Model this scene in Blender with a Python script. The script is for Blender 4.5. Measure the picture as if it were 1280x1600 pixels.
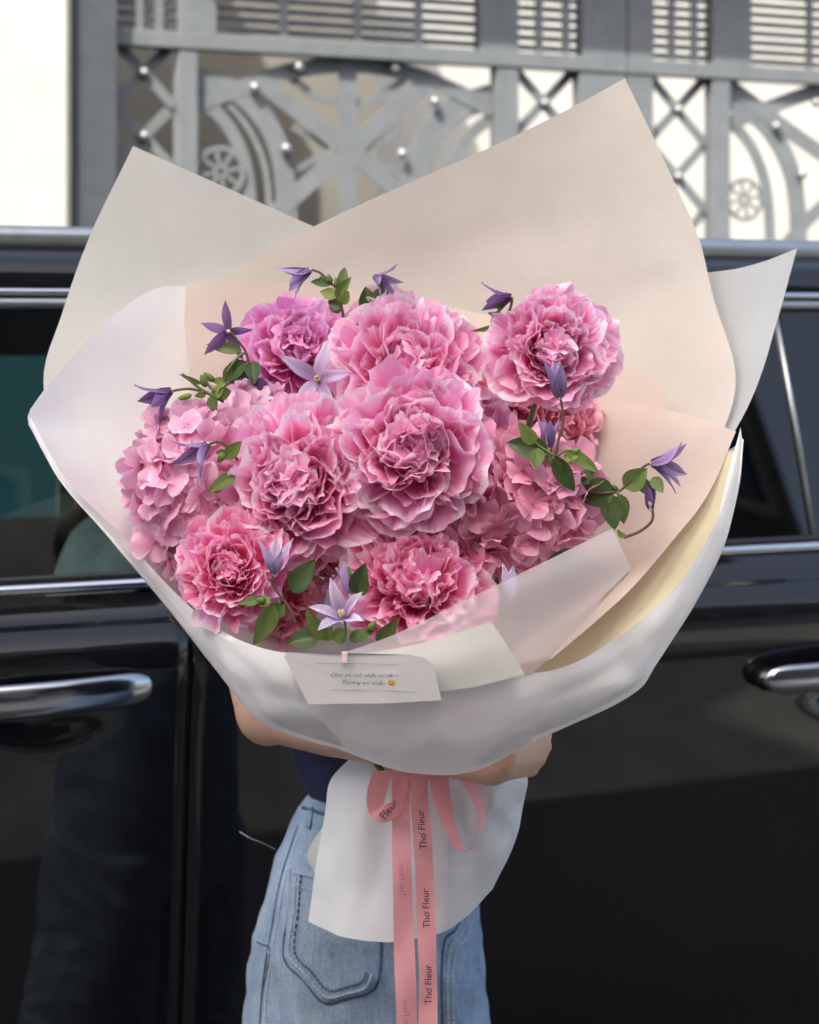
import bpy, bmesh, math, random
from mathutils import Vector, Matrix, noise
from mathutils.bvhtree import BVHTree

for _o in list(bpy.data.objects):
    bpy.data.objects.remove(_o)
SC = bpy.context.scene
COL = SC.collection
R = math.radians
PI = math.pi

# ------------------------------------------------------------------ camera, sky, sun, exposure
FPX, CX, HY, ZC = 3200.0, 640.0, 496.0, 1.52      # focal length and horizon row in photograph pixels, eye height in metres
cam = bpy.data.cameras.new('camera')
cam_o = bpy.data.objects.new('camera', cam)
COL.objects.link(cam_o)
cam_o.location = (0, 0, ZC)
cam_o.rotation_euler = (R(90), 0, 0)
cam.sensor_width = 36
cam.lens = 72
cam.shift_y = -0.19
cam.clip_start = 0.05
cam.clip_end = 500
cam.dof.use_dof = True
cam.dof.focus_distance = 1.82
cam.dof.aperture_fstop = 8.0
SC.camera = cam_o

SUN_DIR = Vector((0.30, 0.80, -1.05)).normalized()   # the way the light travels
w = bpy.data.worlds.new('World')
SC.world = w
w.use_nodes = True
nt = w.node_tree
bg = nt.nodes['Background']
sky = nt.nodes.new('ShaderNodeTexSky')
sky.sky_type = 'NISHITA'
sky.sun_disc = False
sky.sun_elevation = math.asin(-SUN_DIR.z)
sky.sun_rotation = math.atan2(-SUN_DIR.x, -SUN_DIR.y)
sky.air_density = 0.6
sky.dust_density = 4.0
sky.ozone_density = 0.3
nt.links.new(sky.outputs[0], bg.inputs[0])
bg.inputs[1].default_value = 0.15

sun = bpy.data.lights.new('sun', 'SUN')
sun.energy = 2.0
sun.angle = R(0.5)
sun.color = (1.0, 0.97, 0.92)
sun_o = bpy.data.objects.new('sun', sun)
COL.objects.link(sun_o)
sun_o.location = (-6, -16, 22)
sun_o.rotation_euler = SUN_DIR.to_track_quat('-Z', 'Y').to_euler()

SC.view_settings.view_transform = 'Standard'
SC.view_settings.look = 'None'
SC.view_settings.gamma = 1
SC.view_settings.use_curve_mapping = False
SC.view_settings.exposure = 2.1
SC.view_settings.use_white_balance = True
SC.view_settings.white_balance_temperature = 7000
SC.view_settings.white_balance_tint = 4
SC.cycles.use_denoising = True
SC.cycles.max_bounces = 14
SC.cycles.diffuse_bounces = 9
SC.cycles.transparent_max_bounces = 12
SC.cycles.caustics_reflective = False
SC.cycles.caustics_refractive = False


# ------------------------------------------------------------------ helpers
def P(px, py, Y):
    """A point of the place that the photograph shows at (px, py), Y metres in front of the camera."""
    return Vector(((px - CX) / FPX * Y, Y, ZC - (py - HY) / FPX * Y))


def lerp(a, b, t):
    return a + (b - a) * t


def tag(o, label=None, cat=None, group=None, kind=None):
    if label: o['label'] = label
    if cat: o['category'] = cat
    if group: o['group'] = group
    if kind: o['kind'] = kind
    return o


def empty(name, loc, label=None, cat=None, group=None, rot=None):
    o = bpy.data.objects.new(name, None)
    o.empty_display_size = 0.02
    COL.objects.link(o)
    o.location = loc
    if rot is not None:
        o.rotation_mode = 'QUATERNION'
        o.rotation_quaternion = rot
    return tag(o, label, cat, group)


def link(name, me, parent=None, mat=None):
    o = bpy.data.objects.new(name, me)
    COL.objects.link(o)
    if parent is not None:
        o.parent = parent
    if mat is not None and not me.materials:
        me.materials.append(mat)
    return o


def mesh(name, verts, faces, smooth=True, uvs=None):
    me = bpy.data.meshes.new(name)
    me.from_pydata([tuple(v) for v in verts], [], faces)
    if uvs is not None:
        lay = me.uv_layers.new(name='UVMap')
        idx = [0] * len(me.loops)
        me.loops.foreach_get('vertex_index', idx)
        flat = []
        for i in idx:
            flat.extend(uvs[i])
        lay.data.foreach_set('uv', flat)
    if smooth:
        me.polygons.foreach_set('use_smooth', [True] * len(me.polygons))
    me.update()
    return me


def grid_faces(nr, nc, base=0, wrap=False):
    f = []
    for i in range(nr - 1):
        for j in range(nc if wrap else nc - 1):
            k = (j + 1) % nc
            f.append((base + i * nc + j, base + i * nc + k, base + (i + 1) * nc + k, base + (i + 1) * nc + j))
    return f


class MB:
    """Collects simple solids into one mesh."""
    def __init__(s):
        s.v, s.f = [], []

    def box(s, x0, x1, y0, y1, z0, z1):
        b = len(s.v)
        s.v += [(x, y, z) for z in (z0, z1) for y in (y0, y1) for x in (x0, x1)]
        s.f += [tuple(b + i for i in q) for q in ((0, 2, 3, 1), (4, 5, 7, 6), (0, 1, 5, 4), (2, 6, 7, 3), (0, 4, 6, 2), (1, 3, 7, 5))]
        return s

    def tube(s, pts, rad, n=8, cap=True):
        pts = [Vector(p) for p in pts]
        rads = rad if isinstance(rad, (list, tuple)) else [rad] * len(pts)
        b = len(s.v)
        up = Vector((0.13, 0.21, 0.97))
        for i, p in enumerate(pts):
            t = (pts[min(i + 1, len(pts) - 1)] - pts[max(i - 1, 0)]).normalized()
            a = t.cross(up)
            if a.length < 1e-3: a = t.cross(Vector((1, 0, 0)))
            a.normalize()
            c = t.cross(a)
            for j in range(n):
                an = 2 * PI * j / n
                s.v.append(tuple(p + (a * math.cos(an) + c * math.sin(an)) * rads[i]))
        s.f += grid_faces(len(pts), n, b, True)
        if cap:
            s.f.append(tuple(b + j for j in reversed(range(n))))
            s.f.append(tuple(b + (len(pts) - 1) * n + j for j in range(n)))
        return s

    def ball(s, c, r, n=10, m=7, sc=(1, 1, 1)):
        b = len(s.v)
        for i in range(1, m):
            th = PI * i / m
            for j in range(n):
                ph = 2 * PI * j / n
                s.v.append((c[0] + r * sc[0] * math.sin(th) * math.cos(ph), c[1] + r * sc[1] * math.sin(th) * math.sin(ph), c[2] + r * sc[2] * math.cos(th)))
        s.f += [tuple(reversed(q)) for q in grid_faces(m - 1, n, b, True)]
        t, u = len(s.v), len(s.v) + 1
        s.v += [(c[0], c[1], c[2] + r * sc[2]), (c[0], c[1], c[2] - r * sc[2])]
        for j in range(n):
            k = (j + 1) % n
            s.f.append((t, b + j, b + k))
            s.f.append((u, b + (m - 2) * n + k, b + (m - 2) * n + j))
        return s

    def frustum(s, a, b_, ra, rb, n=14):
        """Tapered limb with round ends (for fusing)."""
        a, b_ = Vector(a), Vector(b_)
        s.ball(a, ra, 14, 10)
        s.ball(b_, rb, 14, 10)
        s.tube([a, b_], [ra, rb], n)
        return s

    def strip2d(s, pts, wd, y0, y1):
        """A flat bar of width wd following points (x, z), from y0 to y1 deep."""
        n = len(pts)
        b = len(s.v)
        for i, (x, z) in enumerate(pts):
            x0, z0 = pts[max(i - 1, 0)]
            x1, z1 = pts[min(i + 1, n - 1)]
            dx, dz = x1 - x0, z1 - z0
            l = math.hypot(dx, dz) or 1
            nx, nz = -dz / l * wd / 2, dx / l * wd / 2
            s.v += [(x + nx, y0, z + nz), (x - nx, y0, z - nz), (x - nx, y1, z - nz), (x + nx, y1, z + nz)]
        s.f += grid_faces(n, 4, b, True)
        s.f.append((b + 3, b + 2, b + 1, b))
        e = b + (n - 1) * 4
        s.f.append((e, e + 1, e + 2, e + 3))
        return s

    def build(s, name, mat, parent=None, smooth=False, bevel=0, off=None):
        if off is not None:
            o_ = Vector(off)
            s.v = [tuple(Vector(v) - o_) for v in s.v]
        me = mesh(name, s.v, s.f, smooth)
        if bevel:
            bm = bmesh.new()
            bm.from_mesh(me)
            bmesh.ops.bevel(bm, geom=list(bm.edges), offset=bevel, segments=2, affect='EDGES', profile=0.5)
            bm.to_mesh(me)
            bm.free()
        return link(name, me, parent, mat)


def cr(p, t):
    """Catmull-Rom through a list of vectors, t from 0 to len-1."""
    n = len(p)
    i = min(int(t), n - 2)
    u = t - i
    p1, p2 = p[i], p[i + 1]
    p0 = p[i - 1] if i > 0 else p1 * 2 - p2
    p3 = p[i + 2] if i + 2 < n else p2 * 2 - p1
    return 0.5 * ((2 * p1) + (p2 - p0) * u + (2 * p0 - 5 * p1 + 4 * p2 - p3) * u * u + (3 * p1 - p0 - 3 * p2 + p3) * u ** 3)


def curve(pts, n):
    pts = [Vector(p) for p in pts]
    return [cr(pts, (len(pts) - 1) * i / n) for i in range(n + 1)]


def frame(base, tip, normal):
    """Matrix at base: Z towards tip, X as near to normal as can be (no scale)."""
    z = (tip - base).normalized()
    x = (normal - z * normal.dot(z))
    if x.length < 1e-4: x = z.orthogonal()
    x.normalize()
    y = z.cross(x)
    m = Matrix((x, y, z)).transposed().to_4x4()
    return Matrix.Translation(base) @ m


def evaluated(o):
    dg = bpy.context.evaluated_depsgraph_get()
    dg.update()
    return bpy.data.meshes.new_from_object(o.evaluated_get(dg))


def fuse(mb, voxel, smooth_it=6, factor=0.5):
    """Fuses overlapping solids into one continuous skin; returns the mesh."""
    me = mesh('skin', mb.v, mb.f)
    o = link('skin_source', me)
    m = o.modifiers.new('r', 'REMESH')
    m.mode = 'VOXEL'
    m.voxel_size = voxel
    if smooth_it:
        sm = o.modifiers.new('s', 'SMOOTH')
        sm.iterations = smooth_it
        sm.factor = factor
    out = evaluated(o)
    bpy.data.objects.remove(o)
    out.polygons.foreach_set('use_smooth', [True] * len(out.polygons))
    return out


def text_mesh(body, size, shear=0.0, spacing=1.0):
    c = bpy.data.curves.new('lettering', 'FONT')
    c.body = body
    c.size = size
    c.shear = shear
    c.space_character = spacing
    c.resolution_u = 3
    o = bpy.data.objects.new('lettering_source', c)
    COL.objects.link(o)
    me = evaluated(o)
    bpy.data.objects.remove(o)
    return me


# ------------------------------------------------------------------ materials
def srgb(r, g, b):
    return tuple((c / 255 / 12.92 if c / 255 <= 0.04045 else ((c / 255 + 0.055) / 1.055) ** 2.4) for c in (r, g, b))


def new_mat(name):
    m = bpy.data.materials.new(name)
    m.use_nodes = True
    return m, m.node_tree, m.node_tree.nodes['Principled BSDF']


def N(t, typ, **kw):
    n = t.nodes.new(typ)
    for k, v in kw.items():
        setattr(n, k, v)
    return n


def mixcol(t, a, b, fac, mode='MIX'):
    n = N(t, 'ShaderNodeMix', data_type='RGBA', blend_type=mode)
    for sock, val in ((n.inputs[0], fac), (n.inputs[6], a), (n.inputs[7], b)):
        if hasattr(val, 'is_linked'): t.links.new(val, sock)
        elif isinstance(val, (int, float)): sock.default_value = val
        else: sock.default_value = (*val[:3], 1)
    return n.outputs[2]


def noise_fac(t, scale, detail=4, coord='Object', lo=0.35, hi=0.65, rough=0.6, stretch=None):
    tc = N(t, 'ShaderNodeTexCoord')
    src = tc.outputs[coord]
    if stretch:
        mp = N(t, 'ShaderNodeMapping')
        mp.inputs['Scale'].default_value = stretch
        t.links.new(src, mp.inputs[0])
        src = mp.outputs[0]
    n = N(t, 'ShaderNodeTexNoise')
    n.inputs['Scale'].default_value = scale
    n.inputs['Detail'].default_value = detail
    n.inputs['Roughness'].default_value = rough
    t.links.new(src, n.inputs['Vector'])
    mr = N(t, 'ShaderNodeMapRange')
    mr.inputs[1].default_value = lo
    mr.inputs[2].default_value = hi
    t.links.new(n.outputs['Fac'], mr.inputs[0])
    return mr.outputs[0]


def bump(t, bsdf, fac, strength, dist):
    b = N(t, 'ShaderNodeBump')
    b.inputs['Strength'].default_value = strength
    b.inputs['Distance'].default_value = dist
    t.links.new(fac, b.inputs['Height'])
    t.links.new(b.outputs[0], bsdf.inputs['Normal'])
    return b


def simple(name, col, rough=0.5, metal=0.0, var=0.12, scale=30, bumps=0.0, bdist=0.001, coat=0.0, spec=0.5):
    m, t, b = new_mat(name)
    f = noise_fac(t, scale)
    c = mixcol(t, tuple(x * (1 - var) for x in col), tuple(min(1, x * (1 + var)) for x in col), f)
    t.links.new(c, b.inputs['Base Color'])
    b.inputs['Roughness'].default_value = rough
    b.inputs['Metallic'].default_value = metal
    b.inputs['Specular IOR Level'].default_value = spec
    if coat: b.inputs['Coat Weight'].default_value = coat; b.inputs['Coat Roughness'].default_value = 0.03
    if bumps:
        bump(t, b, noise_fac(t, scale * 3, lo=0, hi=1), bumps, bdist)
    return m


def thin(name, front, trans=0.35, rough=0.5, spec=0.3, see=0.0, see_rough=0.45, var=0.04, wr=0.25):
    """Sheet that lets light through; see is the share that shows what lies behind, blurred."""
    m, t, b = new_mat(name)
    f = noise_fac(t, 9, 3)
    c = mixcol(t, tuple(x * (1 - var) for x in front), tuple(min(1, x * (1 + var)) for x in front), f)
    t.links.new(c, b.inputs['Base Color'])
    b.inputs['Roughness'].default_value = rough
    b.inputs['Specular IOR Level'].default_value = spec
    vo = N(t, 'ShaderNodeTexVoronoi', feature='SMOOTH_F1')
    vo.inputs['Scale'].default_value = 11
    vo.inputs['Smoothness'].default_value = 0.35
    tco = N(t, 'ShaderNodeTexCoord')
    wob = N(t, 'ShaderNodeMapping')
    wob.inputs['Scale'].default_value = (1.0, 0.6, 0.7)
    t.links.new(tco.outputs['Object'], wob.inputs[0])
    t.links.new(wob.outputs[0], vo.inputs['Vector'])
    hsum = N(t, 'ShaderNodeMath', operation='MULTIPLY_ADD')
    hsum.inputs[1].default_value = 0.55
    t.links.new(vo.outputs['Distance'], hsum.inputs[0])
    t.links.new(noise_fac(t, 14, 4, lo=0, hi=1), hsum.inputs[2])
    bp = bump(t, b, hsum.outputs[0], wr, 0.008)
    tr = N(t, 'ShaderNodeBsdfTranslucent')
    t.links.new(c, tr.inputs[0])
    mx = N(t, 'ShaderNodeMixShader')
    mx.inputs[0].default_value = trans
    t.links.new(b.outputs[0], mx.inputs[1])
    t.links.new(tr.outputs[0], mx.inputs[2])
    last = mx
    if see:
        rf = N(t, 'ShaderNodeBsdfRefraction')
        rf.inputs['Color'].default_value = (0.93, 0.93, 0.95, 1)
        rf.inputs['Roughness'].default_value = see_rough
        rf.inputs['IOR'].default_value = 1.12
        m2 = N(t, 'ShaderNodeMixShader')
        m2.inputs[0].default_value = see
        t.links.new(mx.outputs[0], m2.inputs[1])
        t.links.new(rf.outputs[0], m2.inputs[2])
        last = m2
    t.links.new(last.outputs[0], t.nodes['Material Output'].inputs[0])
    return m


def petal_mat(name, deep, mid, pale, edge, trans=0.36, vein=0.25, hv=0.12):
    m, t, b = new_mat(name)
    uv = N(t, 'ShaderNodeUVMap')
    sp = N(t, 'ShaderNodeSeparateXYZ')
    t.links.new(uv.outputs[0], sp.inputs[0])
    rp = N(t, 'ShaderNodeValToRGB')
    e = rp.color_ramp.elements
    e[0].position, e[0].color = 0.12, (*deep, 1)
    e[1].position, e[1].color = 0.99, (*edge, 1)
    a = e.new(0.50); a.color = (*mid, 1)
    a = e.new(0.86); a.color = (*pale, 1)
    oi = N(t, 'ShaderNodeObjectInfo')
    jit = N(t, 'ShaderNodeMath', operation='MULTIPLY_ADD')
    jit.inputs[1].default_value = 0.22
    jit.inputs[2].default_value = -0.11
    t.links.new(oi.outputs['Random'], jit.inputs[0])
    ad = N(t, 'ShaderNodeMath', operation='ADD')
    t.links.new(sp.outputs['Y'], ad.inputs[0])
    t.links.new(jit.outputs[0], ad.inputs[1])
    # streaks running from the base of the petal to its edge
    st = noise_fac(t, 1.0, 3, 'UV', 0.3, 0.7, stretch=(14, 1.6, 1))
    ad2 = N(t, 'ShaderNodeMath', operation='MULTIPLY_ADD')
    ad2.inputs[1].default_value = vein
    t.links.new(st, ad2.inputs[0])
    sb = N(t, 'ShaderNodeMath', operation='SUBTRACT')
    sb.inputs[1].default_value = vein * 0.5
    t.links.new(ad.outputs[0], sb.inputs[0])
    t.links.new(sb.outputs[0], ad2.inputs[2])
    t.links.new(ad2.outputs[0], rp.inputs[0])
    hs = N(t, 'ShaderNodeHueSaturation')
    mr = N(t, 'ShaderNodeMapRange')
    mr.inputs[3].default_value = 1 - hv
    mr.inputs[4].default_value = 1 + hv * 0.6
    t.links.new(oi.outputs['Random'], mr.inputs[0])
    t.links.new(mr.outputs[0], hs.inputs['Value'])
    t.links.new(rp.outputs[0], hs.inputs['Color'])
    t.links.new(hs.outputs[0], b.inputs['Base Color'])
    b.inputs['Roughness'].default_value = 0.5
    b.inputs['Specular IOR Level'].default_value = 0.3
    b.inputs['Sheen Weight'].default_value = 0.15
    bump(t, b, st, 0.25, 0.0015)
    tr = N(t, 'ShaderNodeBsdfTranslucent')
    t.links.new(hs.outputs[0], tr.inputs[0])
    mx = N(t, 'ShaderNodeMixShader')
    mx.inputs[0].default_value = trans
    t.links.new(b.outputs[0], mx.inputs[1])
    t.links.new(tr.outputs[0], mx.inputs[2])
    t.links.new(mx.outputs[0], t.nodes['Material Output'].inputs[0])
    return m


def glass_mat(name, tint, ior=1.5):
    m, t, b = new_mat(name)
    tp = N(t, 'ShaderNodeBsdfTransparent')
    tp.inputs[0].default_value = (*tint, 1)
    gl = N(t, 'ShaderNodeBsdfGlossy')
    gl.inputs['Roughness'].default_value = 0.02
    gl.inputs[0].default_value = (1, 1, 1, 1)
    fr = N(t, 'ShaderNodeFresnel')
    fr.inputs[0].default_value = ior
    mx = N(t, 'ShaderNodeMixShader')
    t.links.new(fr.outputs[0], mx.inputs[0])
    t.links.new(tp.outputs[0], mx.inputs[1])
    t.links.new(gl.outputs[0], mx.inputs[2])
    t.links.new(mx.outputs[0], t.nodes['Material Output'].inputs[0])
    t.nodes.remove(b)
    return m


M = {}
M['concrete'] = simple('concrete', (0.26, 0.25, 0.235), 0.9, var=0.2, scale=6, bumps=0.3)
M['asphalt'] = simple('asphalt', (0.05, 0.049, 0.048), 0.9, var=0.3, scale=40, bumps=0.4)
M['pavement'] = simple('pavement', (0.30, 0.29, 0.27), 0.85, var=0.15, scale=12, bumps=0.2)
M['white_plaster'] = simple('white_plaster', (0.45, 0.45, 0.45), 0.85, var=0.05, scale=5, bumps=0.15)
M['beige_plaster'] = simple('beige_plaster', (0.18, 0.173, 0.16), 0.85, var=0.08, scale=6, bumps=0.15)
M['facade'] = simple('facade', (0.50, 0.45, 0.40), 0.85, var=0.15, scale=2, bumps=0.1)
M['facade_dark'] = simple('facade_dark', (0.115, 0.095, 0.08), 0.85, var=0.15, scale=2, bumps=0.1)
M['facade_trim'] = simple('facade_trim', (0.42, 0.37, 0.32), 0.8, var=0.1, scale=4)
M['dark_window'] = simple('dark_window', (0.03, 0.035, 0.04), 0.1)
M['gate_paint'] = simple('gate_paint', (0.15, 0.163, 0.18), 0.45, var=0.08, scale=14)
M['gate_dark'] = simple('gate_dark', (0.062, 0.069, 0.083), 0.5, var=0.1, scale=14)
M['stud_steel'] = simple('stud_steel', (0.30, 0.31, 0.33), 0.35, metal=0.6)
M['green_trim'] = simple('green_trim', (0.16, 0.2, 0.14), 0.7)
M['car_paint'] = simple('car_paint', (0.006, 0.0062, 0.0075), 0.28, coat=1.0, var=0.05, spec=0.0)
M['car_paint'].node_tree.nodes['Principled BSDF'].inputs['Coat IOR'].default_value = 1.5
M['black_trim'] = simple('black_trim', (0.012, 0.012, 0.014), 0.35)
M['chrome'] = simple('chrome', (0.62, 0.63, 0.65), 0.13, metal=1.0, var=0.03)
M['chrome_dark'] = simple('chrome_dark', (0.36, 0.37, 0.39), 0.14, metal=1.0, var=0.03)
M['satin_metal'] = simple('satin_metal', (0.34, 0.36, 0.37), 0.32, metal=0.9, var=0.05)
M['car_glass'] = glass_mat('car_glass', (0.66, 0.75, 0.75))
M['privacy_glass'] = glass_mat('privacy_glass', (0.03, 0.035, 0.04))
M['far_glass'] = glass_mat('far_glass', (0.15, 0.28, 0.31))
M['cabin'] = simple('cabin', (0.02, 0.02, 0.021), 0.8)
M['seat_grey'] = simple('seat_grey', (0.70, 0.72, 0.68), 0.7, bumps=0.2)
M['tyre'] = simple('tyre', (0.02, 0.02, 0.02), 0.85)
M['skin'] = None
M['navy'] = simple('navy', (0.012, 0.016, 0.05), 0.85, var=0.2, scale=60, bumps=0.3)
M['hair'] = simple('hair', (0.02, 0.013, 0.01), 0.4, var=0.3, scale=80, bumps=0.4)
M['shoe'] = simple('shoe', (0.7, 0.69, 0.66), 0.6)
M['paper_ivory'] = thin('paper_ivory', (0.735, 0.72, 0.68), 0.34)
M['paper_rose'] = thin('paper_rose', (0.689, 0.630, 0.571), 0.34)
M['paper_white'] = thin('paper_white', (0.87, 0.868, 0.865), 0.30)
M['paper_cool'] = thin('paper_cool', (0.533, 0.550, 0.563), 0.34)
M['paper_peach'] = thin('paper_peach', (0.720, 0.612, 0.549), 0.36)
M['paper_cream'] = thin('paper_cream', (0.792, 0.720, 0.522), 0.36)
M['paper_vellum'] = thin('paper_vellum', (0.771, 0.743, 0.771), 0.30, see=0.55, see_rough=0.33, rough=0.35)
M['card'] = simple('card', (0.60, 0.585, 0.605), 0.5, var=0.02)
M['ink'] = simple('ink', (0.06, 0.06, 0.07), 0.6)
M['ribbon_ink'] = simple('ribbon_ink', (0.05, 0.018, 0.022), 0.6)
M['faint_ink'] = simple('faint_ink', (0.62, 0.24, 0.27), 0.6)
M['grey_ink'] = simple('grey_ink', (0.33, 0.33, 0.36), 0.6)
M['yellow_print'] = simple('yellow_print', (0.75, 0.45, 0.08), 0.6)
M['brown_print'] = simple('brown_print', (0.2, 0.1, 0.02), 0.6)
M['ribbon'] = thin('ribbon', (0.95, 0.43, 0.46), 0.3, rough=0.4, spec=0.5, var=0.05, wr=0.05)
M['clip_pink'] = simple('clip_pink', (0.74, 0.56, 0.60), 0.5)
M['peony_pink'] = petal_mat('peony_pink', (0.82, 0.10, 0.34), (0.94, 0.29, 0.58), (0.972, 0.55, 0.78), (0.985, 0.88, 0.95))
M['peony_deep'] = petal_mat('peony_deep', (0.80, 0.06, 0.26), (0.93, 0.19, 0.46), (0.965, 0.43, 0.69), (0.985, 0.82, 0.91))
M['peony_magenta'] = petal_mat('peony_magenta', (0.68, 0.08, 0.36), (0.86, 0.24, 0.60), (0.93, 0.47, 0.79), (0.97, 0.76, 0.92))
M['peony_dusky'] = petal_mat('peony_dusky', (0.74, 0.14, 0.24), (0.90, 0.33, 0.44), (0.94, 0.46, 0.58), (0.97, 0.64, 0.73))
M['hydrangea_pink'] = petal_mat('hydrangea_pink', (0.76, 0.30, 0.47), (0.90, 0.46, 0.66), (0.94, 0.58, 0.77), (0.97, 0.76, 0.88), vein=0.3, hv=0.18)
M['hydrangea_rose'] = petal_mat('hydrangea_rose', (0.72, 0.21, 0.36), (0.89, 0.37, 0.55), (0.94, 0.50, 0.68), (0.97, 0.69, 0.81), vein=0.3, hv=0.18)
M['hydrangea_pale'] = petal_mat('hydrangea_pale', (0.70, 0.37, 0.52), (0.86, 0.53, 0.70), (0.91, 0.64, 0.79), (0.95, 0.76, 0.87), vein=0.3, hv=0.15)
M['flower_core'] = simple('flower_core', (0.70, 0.14, 0.33), 0.7)
M['clematis'] = petal_mat('clematis', (0.20, 0.09, 0.26), (0.38, 0.25, 0.50), (0.50, 0.38, 0.66), (0.58, 0.48, 0.74), trans=0.22, vein=0.5)
M['clematis_dark'] = petal_mat('clematis_dark', (0.10, 0.035, 0.14), (0.19, 0.09, 0.27), (0.26, 0.14, 0.37), (0.34, 0.21, 0.46), trans=0.2, vein=0.4)
M['clematis_pale'] = petal_mat('clematis_pale', (0.38, 0.25, 0.48), (0.62, 0.51, 0.76), (0.74, 0.65, 0.86), (0.80, 0.73, 0.90), trans=0.25, vein=0.5)
M['stamen'] = simple('stamen', (0.62, 0.52, 0.34), 0.6)


def leaf_mat(name, dark, light, rib, trans):
    m, t, b = new_mat(name)
    uv = N(t, 'ShaderNodeUVMap')
    sp = N(t, 'ShaderNodeSeparateXYZ')
    t.links.new(uv.outputs[0], sp.inputs[0])

    def mth(op, *a):
        n = N(t, 'ShaderNodeMath', operation=op)
        for i, x in enumerate(a):
            if hasattr(x, 'is_linked'): t.links.new(x, n.inputs[i])
            else: n.inputs[i].default_value = x
        return n.outputs[0]
    side_ = mth('ABSOLUTE', mth('SUBTRACT', sp.outputs['X'], 0.5))
    ribf = mth('LESS_THAN', side_, 0.03)
    vein = mth('SINE', mth('ADD', mth('MULTIPLY', sp.outputs['Y'], 48.0), mth('MULTIPLY', side_, -46.0)))
    veinf = mth('MULTIPLY', mth('MAXIMUM', mth('SUBTRACT', vein, 0.8), 0.0), 2.2)
    oi = N(t, 'ShaderNodeObjectInfo')
    c = mixcol(t, dark, light, oi.outputs['Random'])
    c = mixcol(t, c, tuple(x * 0.72 for x in dark), mulfac(t, noise_fac(t, 3.5, 4, 'UV', 0.4, 0.75), 0.6))
    c = mixcol(t, c, rib, mulfac(t, mth('MAXIMUM', ribf, veinf), 0.45))
    t.links.new(c, b.inputs['Base Color'])
    b.inputs['Roughness'].default_value = 0.42
    b.inputs['Specular IOR Level'].default_value = 0.4
    bump(t, b, mth('MAXIMUM', ribf, veinf), -0.5, 0.0012)
    tr = N(t, 'ShaderNodeBsdfTranslucent')
    t.links.new(c, tr.inputs[0])
    mx = N(t, 'ShaderNodeMixShader')
    mx.inputs[0].default_value = trans
    t.links.new(b.outputs[0], mx.inputs[1])
    t.links.new(tr.outputs[0], mx.inputs[2])
    t.links.new(mx.outputs[0], t.nodes['Material Output'].inputs[0])
    return m


M['stem_green'] = simple('stem_green', (0.13, 0.20, 0.06), 0.6)
M['stem_brown'] = simple('stem_brown', (0.12, 0.07, 0.05), 0.6)


def make_skin():
    m, t, b = new_mat('skin')
    c = mixcol(t, (0.62, 0.37, 0.26), (0.74, 0.475, 0.345), noise_fac(t, 18, 5))
    t.links.new(c, b.inputs['Base Color'])
    b.inputs['Roughness'].default_value = 0.5
    b.inputs['Subsurface Weight'].default_value = 0.15
    b.inputs['Subsurface Radius'].default_value = (0.012, 0.005, 0.003)
    b.inputs['Subsurface Scale'].default_value = 0.5
    bump(t, b, noise_fac(t, 260, 3, lo=0, hi=1), 0.12, 0.001)
    return m


def make_denim():
    m, t, b = new_mat('denim')
    f = noise_fac(t, 9, 5, lo=0.3, hi=0.72)
    c = mixcol(t, (0.115, 0.19, 0.31), (0.42, 0.54, 0.66), f)
    # slubs: thin vertical streaks of the twill
    s = noise_fac(t, 60, 4, stretch=(6, 6, 0.35), lo=0.3, hi=0.7)
    c = mixcol(t, c, mixcol(t, c, (0.55, 0.64, 0.74), 0.45), s)
    g = noise_fac(t, 320, 2, lo=0.3, hi=0.7)
    c = mixcol(t, c, (0.10, 0.16, 0.27), mulfac(t, g, 0.42))
    t.links.new(c, b.inputs['Base Color'])
    b.inputs['Roughness'].default_value = 0.9
    b.inputs['Specular IOR Level'].default_value = 0.2
    bump(t, b, g, 0.35, 0.0008)
    return m


def mulfac(t, f, k):
    n = N(t, 'ShaderNodeMath', operation='MULTIPLY')
    n.inputs[1].default_value = k
    t.links.new(f, n.inputs[0])
    return n.outputs[0]


M['leaf'] = leaf_mat('leaf', (0.09, 0.16, 0.035), (0.17, 0.25, 0.06), (0.24, 0.32, 0.12), 0.3)
M['leaf_dark'] = leaf_mat('leaf_dark', (0.04, 0.075, 0.022), (0.07, 0.12, 0.035), (0.12, 0.18, 0.07), 0.18)
M['leaf_bright'] = leaf_mat('leaf_bright', (0.19, 0.31, 0.06), (0.30, 0.43, 0.11), (0.36, 0.47, 0.19), 0.35)
M['skin'] = make_skin()
M['denim'] = make_denim()
M['denim_dark'] = simple('denim_dark', (0.06, 0.10, 0.18), 0.9, var=0.3, scale=200)
M['thread'] = simple('thread', (0.5, 0.55, 0.6), 0.8, var=0.2)

# ------------------------------------------------------------------ the setting: ground, unseen houses opposite, wall, gate, added canopy
THETA = math.atan(0.45)            # the car and the gate stand at this angle to the picture
CT, ST = math.cos(THETA), math.sin(THETA)
Y0 = 2.9                           # where the car's side meets the camera's axis
ROT = Matrix.Rotation(THETA, 4, 'Z').to_quaternion()


def side(px, py, v):
    """Local (u, z) on the plane v metres behind the car's side, for a photograph pixel."""
    q = (px - CX) / FPX
    u = (q * Y0 + v * (ST + q * CT)) / (CT - q * ST)
    Y = Y0 + u * ST + v * CT
    return u, ZC - (py - HY) / FPX * Y


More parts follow.
